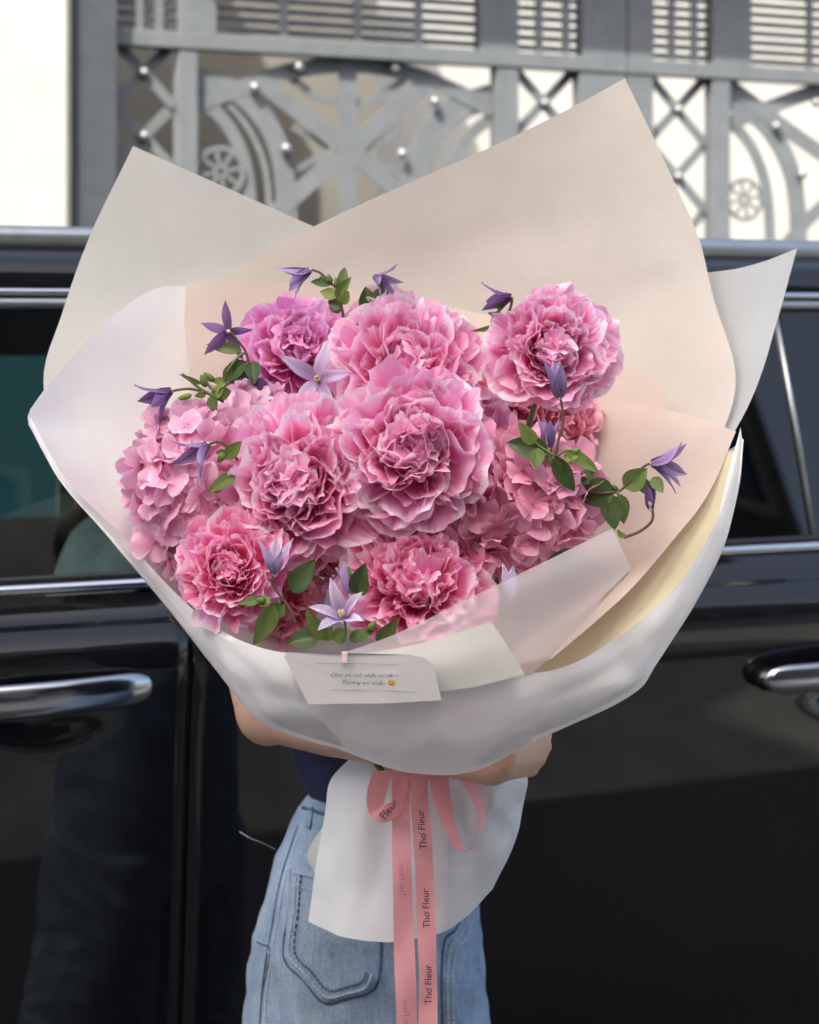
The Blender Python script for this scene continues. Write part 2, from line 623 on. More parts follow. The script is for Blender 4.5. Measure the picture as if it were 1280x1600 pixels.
gm = mesh('ground', [(-60, -60, 0), (60, -60, 0), (60, 60, 0), (-60, 60, 0)], [(0, 1, 2, 3)])
tag(link('ground', gm, None, M['concrete']), kind='structure')
rdm = mesh('road', [(-30, -1.85, 0.004), (30, -1.85, 0.004), (30, 2.348, 0.004), (-30, 2.348, 0.004)], [(0, 1, 2, 3)])
rdo = tag(link('road', rdm, None, M['asphalt']), kind='structure')
rdo.location = (0, Y0, 0); rdo.rotation_mode = 'QUATERNION'; rdo.rotation_quaternion = ROT
fp = MB().box(-9, 12, 2.35, 8.0, 0.0, 0.12).build('pavement', M['pavement'])
fp.location = (0, Y0, 0.0); fp.rotation_mode = 'QUATERNION'; fp.rotation_quaternion = ROT
tag(fp, kind='structure')

# unseen houses across the street, placed and sized for shade, front light and reflections
def street_house(label, x0, x1, y, h, floors, mat):
    house = empty('unseen_house', (0, y, 0), label, 'house', 'unseen houses across the street')
    MB().box(x0, x1, -8, 0, 0, h).build('wall', mat, house)
    MB().box(x0 - 0.15, x1 + 0.15, -0.2, 0.4, h, h + 0.35).build('cornice', M['facade_trim'], house)
    fh = h / floors
    nw = max(2, int((x1 - x0) / 2.4))
    for fl in range(floors):
        for k in range(nw):
            wd = (x1 - x0) / nw
            x = x0 + k * wd + wd / 2 - 0.65
            z0 = 0.3 if fl == 0 else fl * fh + 0.8
            z1 = fl * fh + fh - 0.7
            wf = MB()
            wf.box(x - 0.08, x + 1.38, 0.002, 0.10, z0 - 0.08, z0).box(x - 0.08, x + 1.38, 0.002, 0.10, z1, z1 + 0.08)
            wf.box(x - 0.08, x, 0.002, 0.10, z0, z1).box(x + 1.3, x + 1.38, 0.002, 0.10, z0, z1)
            wo = wf.build('window', M['facade_trim'], house)
            MB().box(x, x + 1.3, 0.004, 0.03, z0, z1).build('pane', M['dark_window'], wo)


street_house('tall narrow beige townhouse added opposite to shade the car and bouquet', -5.2, -1.1, -5.0, 13.6, 4, M['facade'])
street_house('single storey pale house added low for front light between the tall and the dark one', -0.95, 1.6, -6.2, 3.6, 1, M['facade'])
street_house('dark brown three storey house sized for car reflections, right neighbour of the tall townhouse', 1.75, 17, -5.6, 11.0, 3, M['facade_dark'])
street_house('low beige house across the street, left neighbour of the tall townhouse', -20, -5.35, -5.6, 6.2, 2, M['facade'])

VG = 2.95                          # gate plane behind the car's side


def gp(px, py, v=None):
    return side(px, py, VG if v is None else v)


def gu(px, y=200): return gp(px, y)[0]


ppm = 3200 / 6.1                   # pixels per metre at the gate

# white wall left of the gate
wl = empty('boundary_wall', (0, Y0, 0), 'bright white plastered wall in sunlight left of the grey gate', 'wall', rot=ROT)
ue = side(104, 200, VG - 0.14)[0]
MB().box(ue - 6, ue, VG - 0.14, VG + 0.2, 0, 4.2).build('wall', M['white_plaster'], wl)
MB().box(ue, ue + 0.012, VG - 0.135, VG + 0.15, 0, 4.1).build('edge_strip', M['green_trim'], wl)

post = empty('gate_post', (0, Y0, 0), 'square steel post with its shade painted dark between the white wall and the gate', 'post', rot=ROT)
MB().box(ue + 0.013, gu(168), VG - 0.10, VG + 0.1, 0, 3.3).build('post', M['gate_dark'], post, bevel=0.004)  # the post's shade is put into this darker paint colour

z_rb, z_rt = gp(540, 92)[1], gp(540, 67)[1]     # the rail under the louvres
z_low = 1.42
z_top = 2.86


def gate_leaf(name, label, u0, u1, stiles, wide, panels, lattices, ornaments):
    g = empty(name, (0, Y0, 0), label, 'gate', 'leaves of the grey driveway gate', rot=ROT)
    gm_ = M['gate_paint']
    MB().box(u0, u1, VG - 0.032, VG + 0.032, z_rb, z_rt).build('rail', gm_, g, bevel=0.003)
    MB().box(u0, u1, VG - 0.030, VG + 0.030, z_low - 0.07, z_low).build('rail', gm_, g)
    MB().box(u0, u1, VG - 0.030, VG + 0.030, z_top, z_top + 0.07).build('rail', gm_, g)
    MB().box(u0, u1, VG - 0.029, VG + 0.029, 0.17, 0.25).build('rail', gm_, g)
    MB().box(u0 + 0.01, u1 - 0.01, VG - 0.012, VG - 0.004, 0.25, z_low - 0.07).build('sheet_panel', gm_, g)
    for a, b in stiles:
        MB().box(gu(a), gu(b), VG - 0.026, VG + 0.026, z_low, z_rb).build('stile', gm_, g, bevel=0.003)
    for a, b in wide:
        MB().box(gu(a), gu(b), VG - 0.026, VG + 0.026, z_rt, z_top).build('stile', gm_, g, bevel=0.003)
    for a, b, bars in panels:
        ua, ub = gu(a), gu(b)
        nz = 17
        zz = z_rt + 0.012
        pitch = (z_top - zz) / nz
        for k in range(nz):
            z = zz + k * pitch
            s = MB()
            b0 = len(s.v)
            s.v += [(ua, VG - 0.012, z), (ub, VG - 0.012, z), (ub, VG + 0.012, z + pitch * 0.60), (ua, VG + 0.012, z + pitch * 0.60),
                    (ua, VG - 0.009, z - 0.004), (ub, VG - 0.009, z - 0.004), (ub, VG + 0.015, z + pitch * 0.60 - 0.004), (ua, VG + 0.015, z + pitch * 0.60 - 0.004)]
            s.f += [(0, 1, 2, 3), (7, 6, 5, 4), (0, 4, 5, 1), (1, 5, 6, 2), (2, 6, 7, 3), (3, 7, 4, 0)]
            s.build('slat', M['gate_dark'], g)
        for x in bars:
            MB().box(gu(x) - 0.012, gu(x) + 0.012, VG - 0.021, VG - 0.0125, z_rt, z_top).build('bar', M['gate_paint'], g)
    k = 0
    for a, b, cr_ in lattices:
        ua, ub = gu(a), gu(b)
        h = ub - ua
        um = (ua + ub) / 2
        zc_ = gp((a + b) / 2, cr_)[1]
        for r in range(3):
            zc = zc_ - r * h * 0.98
            for sgn in (1, -1):
                k += 1
                hh = h * 0.49
                zt, zb = min(zc + hh, z_rb + 0.005), max(zc - hh, z_low)
                if zb >= zt: continue
                vo = 0.0 if sgn > 0 else 0.0065
                pts = [(um - sgn * (zt - zc) , zt), (um - sgn * (zb - zc), zb)]
                MB().strip2d(pts, 0.030, VG + 0.010 + vo, VG + 0.016 + vo).build('lattice_bar', gm_, g)
            if z_low < zc < z_rb:
                MB().ball((um, VG + 0.004, zc), 0.015, 12, 8).build('stud', M['stud_steel'], g, smooth=True)
    for i, (kind, pts, wd) in enumerate(ornaments):
        if kind == 'band':
            p2 = [Vector((*gp(x, y), 0)) for x, y in pts]
            if len(p2) > 2: p2 = curve(p2, 6 * (len(p2) - 1))
            d = 0.0011 * i
            MB().strip2d([(p.x, p.y) for p in p2], wd / ppm, VG + 0.006 + d, VG + 0.0115 + d).build('ornament_band', gm_, g)
        elif kind == 'stud':
            for x, y in pts:
                uu, zz = gp(x, y, VG - 0.02)
                MB().ball((uu, VG - 0.006, zz), 0.0165, 12, 8).build('stud', M['stud_steel'], g, smooth=True)
        else:
            for x, y in pts:
                uu, zz = gp(x, y)
                r_ = wd / ppm
                ro = MB()
                ring = [(uu + r_ * math.cos(2 * PI * q / 32), zz + r_ * math.sin(2 * PI * q / 32)) for q in range(33)]
                ro.strip2d(ring, r_ * 0.2, VG + 0.000, VG + 0.005)
                for q in range(8):
                    an = 2 * PI * q / 8 + 0.2
                    ro.strip2d([(uu + r_ * 0.2 * math.cos(an), zz + r_ * 0.2 * math.sin(an)), (uu + r_ * 0.6 * math.cos(an), zz + r_ * 0.6 * math.sin(an)), (uu + r_ * 0.95 * math.cos(an), zz + r_ * 0.95 * math.sin(an))], r_ * 0.16, VG + 0.0005, VG + 0.0045)
                hub = [(uu + r_ * 0.22 * math.cos(2 * PI * q / 16), zz + r_ * 0.22 * math.sin(2 * PI * q / 16)) for q in range(17)]
                ro.strip2d(hub, r_ * 0.14, VG - 0.0005, VG + 0.0055)
                ro.build('rosette', gm_, g)
    return g


orn1 = [
    ('band', [(545, 92), (545, 560)], 30),
    ('band', [(400, 120), (690, 350), (720, 373)], 27),
    ('band', [(420, 345), (545, 232), (680, 120)], 27),
    ('band', [(306, 163), (370, 140), (450, 112), (545, 100), (640, 113), (710, 140), (772, 172)], 25),
    ('band', [(306, 120), (380, 148), (432, 215), (450, 310), (452, 480)], 32),
    ('band', [(306, 150), (350, 185), (382, 245), (394, 330), (396, 480)], 20),
    ('band', [(772, 145), (705, 172), (660, 235), (642, 320), (640, 480)], 32),
    ('band', [(772, 182), (735, 215), (706, 275), (696, 350), (694, 480)], 20),
    ('band', [(306, 137), (365, 168), (409, 235), (424, 320), (425, 480)], 9),
    ('band', [(772, 163), (718, 192), (680, 250), (668, 330), (667, 480)], 9),
    ('band', [(455, 118), (500, 150), (545, 160), (590, 152), (636, 124)], 12),
    ('band', [(462, 198), (512, 232), (462, 268)], 9),
    ('band', [(628, 205), (580, 238), (628, 272)], 9),
    ('rosette', [(345, 268), (742, 300)], 36),
    ('stud', [(401, 136), (470, 104), (450, 232), (632, 240), (683, 158), (620, 106), (640, 330)], 0),
]
gl1 = gate_leaf('metal_gate', 'grey ornamental metal gate leaf with star and leaf cutouts beside the steel post', gu(168.5), gu(973),
                [(168.5, 177), (275, 305), (771, 805), (900, 973)], [(168.5, 177), (276, 335), (746, 805), (905, 973)],
                [(177, 276, (215, 246)), (335, 746, (440, 555, 650)), (805, 905, (838, 880))],
                [(177, 275, 113), (805, 900, 161)], orn1)
orn2 = [
    ('band', [(1135, 128), (1230, 200), (1330, 270)], 27),
    ('band', [(1135, 195), (1200, 170), (1280, 142), (1370, 135)], 26),
    ('band', [(1135, 150), (1195, 190), (1235, 255), (1250, 340), (1250, 500)], 34),
    ('band', [(1135, 182), (1175, 225), (1200, 290), (1207, 380), (1208, 500)], 20),
    ('band', [(1215, 400), (1290, 320), (1370, 260)], 24),
    ('band', [(1375, 125), (1375, 560)], 30),
    ('rosette', [(1164, 312)], 34),
    ('stud', [(1217, 197), (1258, 272), (1280, 160)], 0),
]
gl2 = gate_leaf('metal_gate', 'grey ornamental metal gate leaf with wheel rosette at the far right', gu(975.5), gu(1620),
                [(975.5, 1015), (1107, 1135), (1585, 1620)], [(975.5, 1016), (1108, 1168), (1560, 1620)],
                [(1016, 1108, (1045, 1080)), (1168, 1560, (1260, 1370, 1470))],
                [(1015, 1107, 171)], orn2)

# unseen canopy and brackets added to cast shade on the gate
cn = empty('shade_canopy', (0, Y0, 0), 'flat grey canopy on brackets added above view to shade the metal gate', 'canopy', rot=ROT)
MB().box(gu(100), gu(1700), VG - 0.50, VG + 0.15, 3.17, 3.25).build('slab', M['gate_paint'], cn)
for x in (230, 415, 640, 850, 1080, 1300):
    uu = gu(x) - 0.12
    MB().tube([(uu, VG - 0.47, 3.165), (uu - 0.02, VG - 0.06, 2.66)], 0.022, 8).build('shadow_bracket', M['gate_dark'], cn, smooth=True)

wr = empty('boundary_wall', (0, Y0, 0), 'white plastered wall continuing beyond the right gate leaf', 'wall', rot=ROT)
MB().box(gu(1625), gu(1625) + 9, VG - 0.1, VG + 0.2, 0, 4.2).build('wall', M['white_plaster'], wr)

# house wall in the yard behind the gate, and a beige pier
yd = empty('yard_house_wall', (0, Y0, 0), 'sunlit white house wall seen through the gate cutouts', 'wall', rot=ROT)
MB().box(gu(60) - 1, gu(1280) + 4, VG + 1.9, VG + 2.1, 0, 5.0).build('wall', M['white_plaster'], yd)
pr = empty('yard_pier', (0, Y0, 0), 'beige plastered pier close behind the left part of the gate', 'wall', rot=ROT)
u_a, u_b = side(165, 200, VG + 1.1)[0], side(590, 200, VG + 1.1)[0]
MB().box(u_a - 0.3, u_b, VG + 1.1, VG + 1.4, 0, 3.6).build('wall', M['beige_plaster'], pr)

# ------------------------------------------------------------------ the car
car = empty('parked_car', (0, Y0, 0), 'glossy black SUV with chrome trim parked behind the woman with the bouquet', 'car', rot=ROT)
PROF = [(0.018, 1.152), (0.012, 1.136), (0.003, 1.122), (-0.020, 1.107), (-0.036, 1.091), (-0.041, 1.070), (-0.040, 1.040), (-0.034, 1.0),
        (-0.028, 0.95), (-0.022, 0.88), (-0.014, 0.78), (-0.006, 0.68), (0.003, 0.60), (0.012, 0.54), (0.028, 0.47), (0.058, 0.40), (0.10, 0.34)]
PV = [Vector((v, z, 0)) for v, z in PROF]
HAND_L = side(70, 1082, -0.01)
HAND_R = side(1290, 1048, -0.01)


def door_panel(name, ua, ub, parent, mat, zlo=0.0, dents=()):
    nz, nu = 90, max(2, int((ub - ua) / 0.02))
    vs = []
    for i in range(nz + 1):
        p = cr(PV, (len(PV) - 1) * i / nz)
        for j in range(nu + 1):
            u = lerp(ua, ub, j / nu)
            v = p.x + 0.006 * (u / 0.9) ** 2
            for (du, dz, ru, rz, dep) in dents:
                d = ((u - du) / ru) ** 2 + ((p.y - dz) / rz) ** 2
                v += dep * math.exp(-d * d)
            if j in (0, nu): v += 0.002
            vs.append((u, v, p.y))
    # returns at both ends, so that the shut line is a real gap
    fs = grid_faces(nz + 1, nu + 1)
    b = len(vs)
    for j in (0, nu):
        for i in range(nz + 1):
            x = vs[i * (nu + 1) + j]
            vs.append((x[0], x[1] + 0.03, x[2]))
    for k, j in enumerate((0, nu)):
        for i in range(nz):
            q = (i * (nu + 1) + j, (i + 1) * (nu + 1) + j, b + k * (nz + 1) + i + 1, b + k * (nz + 1) + i)
            fs.append(q if k == 0 else tuple(reversed(q)))
    return link(name, mesh(name, vs, fs), parent, mat)


US = side(287, 1000, 0)[0]
VB, ZB = 0.030, 1.168                       # bottom of the glass
VT, ZT = 0.135, side(640, 480, 0.135)[1]    # top of the glass


def pane(name, pts, mat, parent, th=0.004):
    vs = [(u, v, z) for u, v, z in pts] + [(u, v + th, z) for u, v, z in pts]
    n = len(pts)
    fs = [tuple(range(n)), tuple(range(2 * n - 1, n - 1, -1))] + [(i, i + n, (i + 1) % n + n, (i + 1) % n) for i in range(n)]
    return link(name, mesh(name, vs, fs, False), parent, mat)


def gz(z): return lerp(VB, VT, (z - ZB) / (ZT - ZB))


def handle(u0, u1, z, parent, cap_right=True):
    h = []
    n, m = 26, 14
    vs = []
    for i in range(n + 1):
        t = i / n
        u = lerp(u0, u1, t)
        e = min(1.0, (1 - t) / 0.16, t / 0.16)
        e = math.sqrt(max(0.0, 1 - (1 - e) ** 2)) if e < 1 else 1
        a = 0.0225 * (0.25 + 0.75 * e)
        b = 0.011 * (0.3 + 0.7 * e)
        vc = -0.056 - 0.014 * math.sin(PI * t)
        for j in range(m):
            an = 2 * PI * j / m
            c_, s_ = math.cos(an), math.sin(an)
            vs.append((u, vc + b * math.copysign(abs(c_) ** 0.8, c_), z + a * math.copysign(abs(s_) ** 0.8, s_) + 0.006 * t))
    fs = [tuple(reversed(q)) for q in grid_faces(n + 1, m, 0, True)]
    fs += [tuple(range(m)), tuple(reversed(range(n * m, n * m + m)))]
    o = link('handle', mesh('handle', vs, fs), parent, M['chrome_dark'])
    MB().ball((u0 + 0.015, -0.043, z), 0.02, 12, 8, (1.1, 1, 0.9)).build('handle_mount', M['car_paint'], parent, smooth=True)
    MB().ball((u1 - 0.03, -0.043, z), 0.02, 12, 8, (1.4, 1, 0.9)).build('handle_mount', M['car_paint'], parent, smooth=True)


dent_l = (HAND_L[0] - 0.01, HAND_L[1] - 0.025, 0.07, 0.034, 0.020)
dent_r = (HAND_R[0] + 0.03, HAND_R[1] - 0.025, 0.07, 0.034, 0.020)
fd = door_panel('door', US - 1.18, US - 0.0017, car, M['car_paint'], dents=[dent_l])
rd = door_panel('door', US + 0.0017, 0.93, car, M['car_paint'], dents=[dent_r])
door_panel('rear_quarter', 0.936, 2.05, car, M['car_paint'])
door_panel('front_fender', -2.45, US - 1.186, car, M['car_paint'])
handle(side(-90, 1082, -0.03)[0], side(232, 1082, -0.03)[0], HAND_L[1], fd)
handle(side(1178, 1048, -0.03)[0], side(1178, 1048, -0.03)[0] + 0.30, HAND_R[1] + 0.002, rd)
MB().box(US - 0.05, US + 0.05, 0.04, 0.06, 0.36, 1.15).build('door_seal', M['black_trim'], car)

# glass of both doors, quarter light
UD = side(1241, 740, 0.08)[0]
g1 = pane('window_glass', [(US - 1.12, VB, ZB), (US - 0.055, VB, ZB), (US - 0.055, VT, ZT), (US - 0.62, VT, ZT)], M['car_glass'], fd)
g2 = pane('window_glass', [(US + 0.055, VB, ZB), (UD - 0.004, VB, ZB), (UD - 0.004, VT, ZT), (US + 0.055, VT, ZT)], M['privacy_glass'], rd)
g3 = pane('window_glass', [(UD + 0.008, VB, ZB), (UD + 0.32, VB, ZB), (UD + 0.15, VT, ZT), (UD + 0.008, VT, ZT)], M['privacy_glass'], rd)
MB().tube([(UD + 0.002, VB - 0.002, ZB), (UD + 0.002, gz(1.36) - 0.002, 1.36), (UD - 0.002, VT - 0.002, ZT)], 0.0048, 8).build('window_divider', M['satin_metal'], rd, smooth=True)


def trim(name, ua, ub, sec, mat, parent):
    """A moulding of constant section (v, z) along the car."""
    n = len(sec)
    nu = 24
    vs = [(lerp(ua, ub, k / nu), v, z) for k in range(nu + 1) for v, z in sec]
    fs = [tuple(reversed(q)) for q in grid_faces(nu + 1, n, 0, True)] + [tuple(range(n)), tuple(reversed(range(nu * n, nu * n + n)))]
    return link(name, mesh(name, vs, fs), parent, mat)


def rsec(vc, zc, a, b, n=12, tilt=0.0):
    out = []
    for k in range(n):
        an = 2 * PI * k / n
        x, y = a * math.cos(an), b * math.sin(an)
        out.append((vc + x * math.cos(tilt) - y * math.sin(tilt), zc + x * math.sin(tilt) + y * math.cos(tilt)))
    return out


for nm, a, b, par in (('front', US - 1.15, US - 0.004, fd), ('rear', US + 0.004, UD + 0.33, rd)):
    trim('belt_moulding', a, b, rsec(0.022, 1.161, 0.009, 0.0085), M['chrome'], par)
    trim('belt_seal', a, b, rsec(0.027, 1.1735, 0.005, 0.005), M['black_trim'], par)
    trim('top_moulding', a + (0.5 if nm == 'front' else 0), b - (0.1 if nm == 'rear' else 0), rsec(VT - 0.004, ZT + 0.004, 0.008, 0.0075), M['satin_metal'], par)
    trim('upper_moulding', a + (0.5 if nm == 'front' else 0), b - (0.1 if nm == 'rear' else 0), rsec(VT + 0.002, ZT + 0.020, 0.007, 0.0055), M['chrome'], par)
# B-pillar covers
pane('pillar_cover', [(US - 0.055, VB + 0.001, ZB), (US - 0.003, VB + 0.001, ZB), (US - 0.003, VT + 0.001, ZT), (US - 0.055, VT + 0.001, ZT)], M['black_trim'], fd)
pane('pillar_cover', [(US + 0.003, VB + 0.001, ZB), (US + 0.055, VB + 0.001, ZB), (US + 0.055, VT + 0.001, ZT), (US + 0.003, VT + 0.001, ZT)], M['black_trim'], rd)
# roof with its side rail
RP = [(0.140, ZT + 0.026), (0.142, ZT + 0.040), (0.150, ZT + 0.058), (0.165, ZT + 0.070), (0.20, ZT + 0.085), (0.26, ZT + 0.100), (0.40, ZT + 0.118), (0.65, ZT + 0.13), (0.92, ZT + 0.135),
      (1.20, ZT + 0.13), (1.45, ZT + 0.118), (1.60, ZT + 0.100), (1.68, ZT + 0.07), (1.70, ZT + 0.026)]
pv = [Vector((v, z, 0)) for v, z in RP]
vs = []
nr = 60
for i in range(nr + 1):
    p = cr(pv, (len(pv) - 1) * i / nr)
    for u in [lerp(-1.0, 1.75, k / 20) for k in range(21)]:
        vs.append((u, p.x, p.y - 0.012 * ((u - 0.2) / 1.2) ** 2 * (0 if p.x < 0.2 else 1)))
link('roof', mesh('roof', vs, [tuple(reversed(q)) for q in grid_faces(nr + 1, 21)]), car, M['car_paint'])
zr = side(640, 384, 0.21)[1]
trim('roof_rail', -0.95, 1.5, rsec(0.21, zr, 0.016, 0.020, 14), M['satin_metal'], car)
trim('rail_foot', -0.93, 1.48, rsec(0.205, zr - 0.024, 0.010, 0.012, 10), M['black_trim'], car)
# far side, pillars, interior
far = MB()
far.box(-2.3, 1.95, 1.80, 1.84, 0.35, 1.08)
far.box(-0.045, 0.16, 1.72, 1.80, 1.08, ZT + 0.03).box(0.80, 1.9, 1.72, 1.80, 1.08, ZT + 0.03).box(-1.2, -0.045, 1.72, 1.80, 1.437, ZT + 0.03).box(0.16, 0.80, 1.72, 1.80, 1.437, ZT + 0.03)
far.build('far_side', M['car_paint'], car)
pane('far_window', [(-1.05, 1.79, 1.081), (-0.047, 1.79, 1.081), (-0.047, 1.77, 1.436), (-0.80, 1.77, 1.436)], M['far_glass'], car)
pane('far_window', [(0.162, 1.79, 1.081), (0.798, 1.79, 1.081), (0.798, 1.77, 1.436), (0.162, 1.77, 1.436)], M['privacy_glass'], car)
MB().box(-2.3, 1.95, 0.14, 1.79, 0.30, 0.42).build('floor_pan', M['cabin'], car)
MB().box(1.55, 1.60, 0.2, 1.69, 0.42, ZT + 0.05).build('tail_panel', M['cabin'], car)
MB().box(-0.95, -0.9, 0.2, 1.75, 0.43, 1.10).build('dashboard', M['cabin'], car)


def seat(u, v, mat, parent=car):
    mb = MB()
    mb.frustum((u - 0.25, v, 0.72), (u + 0.12, v, 0.70), 0.13, 0.14)
    mb.frustum((u + 0.16, v - 0.11, 0.78), (u + 0.25, v - 0.10, 1.11), 0.12, 0.095)
    mb.frustum((u + 0.16, v + 0.11, 0.78), (u + 0.25, v + 0.10, 1.11), 0.12, 0.095)
    me = fuse(mb, 0.022, 4)
    return link('seat', me, parent, mat)


su_ = side(128, 860, 0.75)[0]
seat(su_ - 0.22, 0.55, M['seat_grey'])
seat(su_ - 0.62, 1.28, M['cabin'])
for uu in (-1.95, 1.42):
    for vv in (0.06, 1.56):
        wh = MB().tube([(uu, vv, 0.36), (uu, vv + 0.03, 0.36), (uu, vv + 0.20, 0.36), (uu, vv + 0.23, 0.36)], [0.32, 0.36, 0.36, 0.32], 28).build('wheel', M['tyre'], car, smooth=False)
        MB().tube([(uu, vv - 0.004, 0.36), (uu, vv + 0.05, 0.36)], [0.23, 0.24], 24).build('rim', M['satin_metal'], wh, smooth=False)
pane('quarter_pillar', [(UD + 0.334, VB, ZB - 0.012), (1.99, VB + 0.03, ZB - 0.012), (1.70, VT + 0.005, ZT + 0.028), (UD + 0.165, VT + 0.005, ZT + 0.028)], M['car_paint'], car)
tg = MB()
tg.v += [(2.045, 0.03, 0.40), (2.045, 1.81, 0.40), (2.04, 0.03, 1.15), (2.04, 1.81, 1.15), (1.74, 0.17, ZT + 0.06), (1.74, 1.67, ZT + 0.06)]
tg.f += [(0, 1, 3, 2), (2, 3, 5, 4)]
tg.build('tailgate', M['car_paint'], car)
MB().tube([(-1.5, 0.10, 1.15), (-1.25, 0.13, 1.36), (-0.97, 0.165, ZT + 0.045)], 0.034, 10).build('front_pillar', M['car_paint'], car, smooth=True)
hd = MB()
hd.v += [(-1.5, 0.10, 1.15), (-1.5, 1.74, 1.15), (-2.45, 0.16, 1.0), (-2.45, 1.68, 1.0), (-2.55, 0.25, 0.45), (-2.55, 1.6, 0.45)]
hd.f += [(0, 2, 3, 1), (2, 4, 5, 3)]
hd.build('bonnet', M['car_paint'], car)
pane('windscreen', [(-1.5, 0.12, 1.15), (-1.0, 0.2, ZT + 0.06), (-1.0, 1.66, ZT + 0.06), (-1.5, 1.72, 1.15)], M['car_glass'], car)

# ------------------------------------------------------------------ the woman holding the bouquet
YB = 2.38
person = empty('person', P(575, 1300, YB).xy.to_3d(), 'woman in navy shirt and light blue jeans hugging a huge wrapped bouquet', 'person')
PO = person.location.copy()
sk = MB()
xb = PO.x
sh_r, sh_l = Vector((xb - 0.145, 2.325, 1.245)), Vector((xb + 0.15, 2.33, 1.245))
el_r, wr_r = P(424, 1107, 2.035), P(768, 1189, 1.868)
el_l, wr_l = P(790, 1060, 2.16), P(735, 1105, 2.06)
# trunk, neck, head
sk.frustum((xb + 0.014, YB, 0.90), (xb + 0.010, YB - 0.005, 1.03), 0.072, 0.066)
sk.frustum((xb + 0.010, YB - 0.005, 1.03), (xb, YB - 0.03, 1.20), 0.066, 0.095)
sk.frustum(sh_r + Vector((0.03, 0.01, 0)), sh_l - Vector((0.03, -0.01, 0)), 0.06, 0.06)
sk.frustum((xb, YB - 0.035, 1.25), (xb, YB - 0.03, 1.36), 0.055, 0.045)
hc = Vector((xb, YB - 0.035, 1.445))
sk.ball(hc, 0.085, 20, 14, (0.86, 1.05, 1.15))
sk.ball(hc + Vector((0, -0.03, -0.055)), 0.055, 16, 10, (0.95, 1, 0.9))
sk.frustum(hc + Vector((0, -0.088, 0.012)), hc + Vector((0, -0.102, -0.018)), 0.008, 0.011)
for s_ in (-1, 1):
    sk.ball(hc + Vector((s_ * 0.074, 0.0, -0.005)), 0.022, 10, 8, (0.4, 0.8, 1.2))
    sk.frustum((xb + 0.004 + s_ * 0.055, YB, 0.83), (xb + s_ * 0.078, YB, 0.47), 0.058, 0.046)
    sk.frustum((xb + s_ * 0.085, YB, 0.47), (xb + s_ * 0.09, YB + 0.01, 0.09), 0.05, 0.034)
    sk.frustum((xb + s_ * 0.09, YB + 0.03, 0.045), (xb + s_ * 0.095, YB - 0.13, 0.035), 0.036, 0.03)
# arms
for sh, el, wr in ((sh_r, el_r, wr_r), (sh_l, el_l, wr_l)):
    sk.frustum(sh, el, 0.046, 0.036)
    d = wr - el
    sk.frustum(el, el + d * 0.3, 0.0335, 0.0325)
    sk.frustum(el + d * 0.3, el + d * 0.72, 0.0325, 0.025)
    sk.frustum(el + d * 0.72, wr, 0.026, 0.0225)
sk.ball(el_r + Vector((-0.003, 0.005, -0.004)), 0.0345)
# visible hand: palm, four fingers bent behind the paper, thumb along the top
kn = [P(848, 1147, 1.912), P(846, 1165, 1.900), P(839, 1183, 1.894), P(829, 1200, 1.897)]
pw = [P(790, 1166, 1.864), P(791, 1178, 1.859), P(789, 1190, 1.858), P(785, 1201, 1.862)]
for k in range(4):
    r_ = (0.0090, 0.0095, 0.0090, 0.0082)[k]
    sk.frustum(wr_r + Vector((0, 0, 0.007 - 0.005 * k)), pw[k], 0.0155, 0.012)
    sk.frustum(pw[k], kn[k], 0.0115, r_)
    sk.ball(kn[k], r_ * 1.12, 12, 9)
    mid = kn[k] + Vector((-0.003, 0.033 - 0.003 * k, -0.003))
    tipj = mid + Vector((-0.026 + 0.003 * k, 0.014, 0.0))
    sk.frustum(kn[k], mid, r_ * 0.88, r_ * 0.82)
    sk.frustum(mid, tipj, r_ * 0.82, r_ * 0.72)
    sk.frustum(tipj, tipj + Vector((-0.018, -0.003, 0)), r_ * 0.72, r_ * 0.6)
th0 = P(782, 1168, 1.862)
sk.frustum(th0, P(800, 1140, 1.868), 0.0125, 0.0115).frustum(P(800, 1140, 1.868), P(815, 1118, 1.88), 0.011, 0.0085)
# the other hand, flat under the stems
for k in range(4):
    a = wr_l + Vector((-0.03, -0.03, 0.02 - 0.018 * k + 0.01))
    sk.frustum(wr_l, a, 0.02, 0.014)
    sk.frustum(a, a + Vector((-0.035, -0.012, 0)), 0.0095, 0.0085)
    sk.frustum(a + Vector((-0.035, -0.012, 0)), a + Vector((-0.058, 0.0, 0)), 0.0085, 0.0065)
sk.frustum(wr_l, wr_l + Vector((-0.02, -0.02, 0.05)), 0.012, 0.0085)
sk.v = [tuple(Vector(v) - PO) for v in sk.v]
body = link('body', fuse(sk, 0.0036, 4), person, M['skin'])

# clothes
tee = MB()
tee.frustum((xb + 0.012, YB, 0.975), (xb + 0.008, YB, 1.04), 0.080, 0.090)
tee.frustum((xb + 0.006, YB, 1.04), (xb, YB - 0.01, 1.10), 0.090, 0.105)
tee.frustum((xb, YB - 0.01, 1.10), (xb, YB - 0.03, 1.20), 0.108, 0.122)
tee.frustum((xb - 0.042, YB, 1.045), (xb - 0.034, YB, 1.005), 0.060, 0.052)
tee.frustum(sh_r + Vector((0.03, 0.01, 0)), sh_l - Vector((0.03, -0.01, 0)), 0.070, 0.070)
tee.frustum(sh_r, sh_r.lerp(el_r, 0.45), 0.064, 0.060).frustum(sh_l, sh_l.lerp(el_l, 0.45), 0.064, 0.060)
tee.v = [tuple(Vector(v) - PO) for v in tee.v]
link('shirt', fuse(tee, 0.012, 4), person, M['navy'])

jr = [(1243, 484, 700), (1262, 474, 706), (1300, 452, 716), (1360, 424, 732), (1420, 407, 745), (1500, 393, 755), (1600, 384, 763), (1750, 376, 772)]
je = MB()


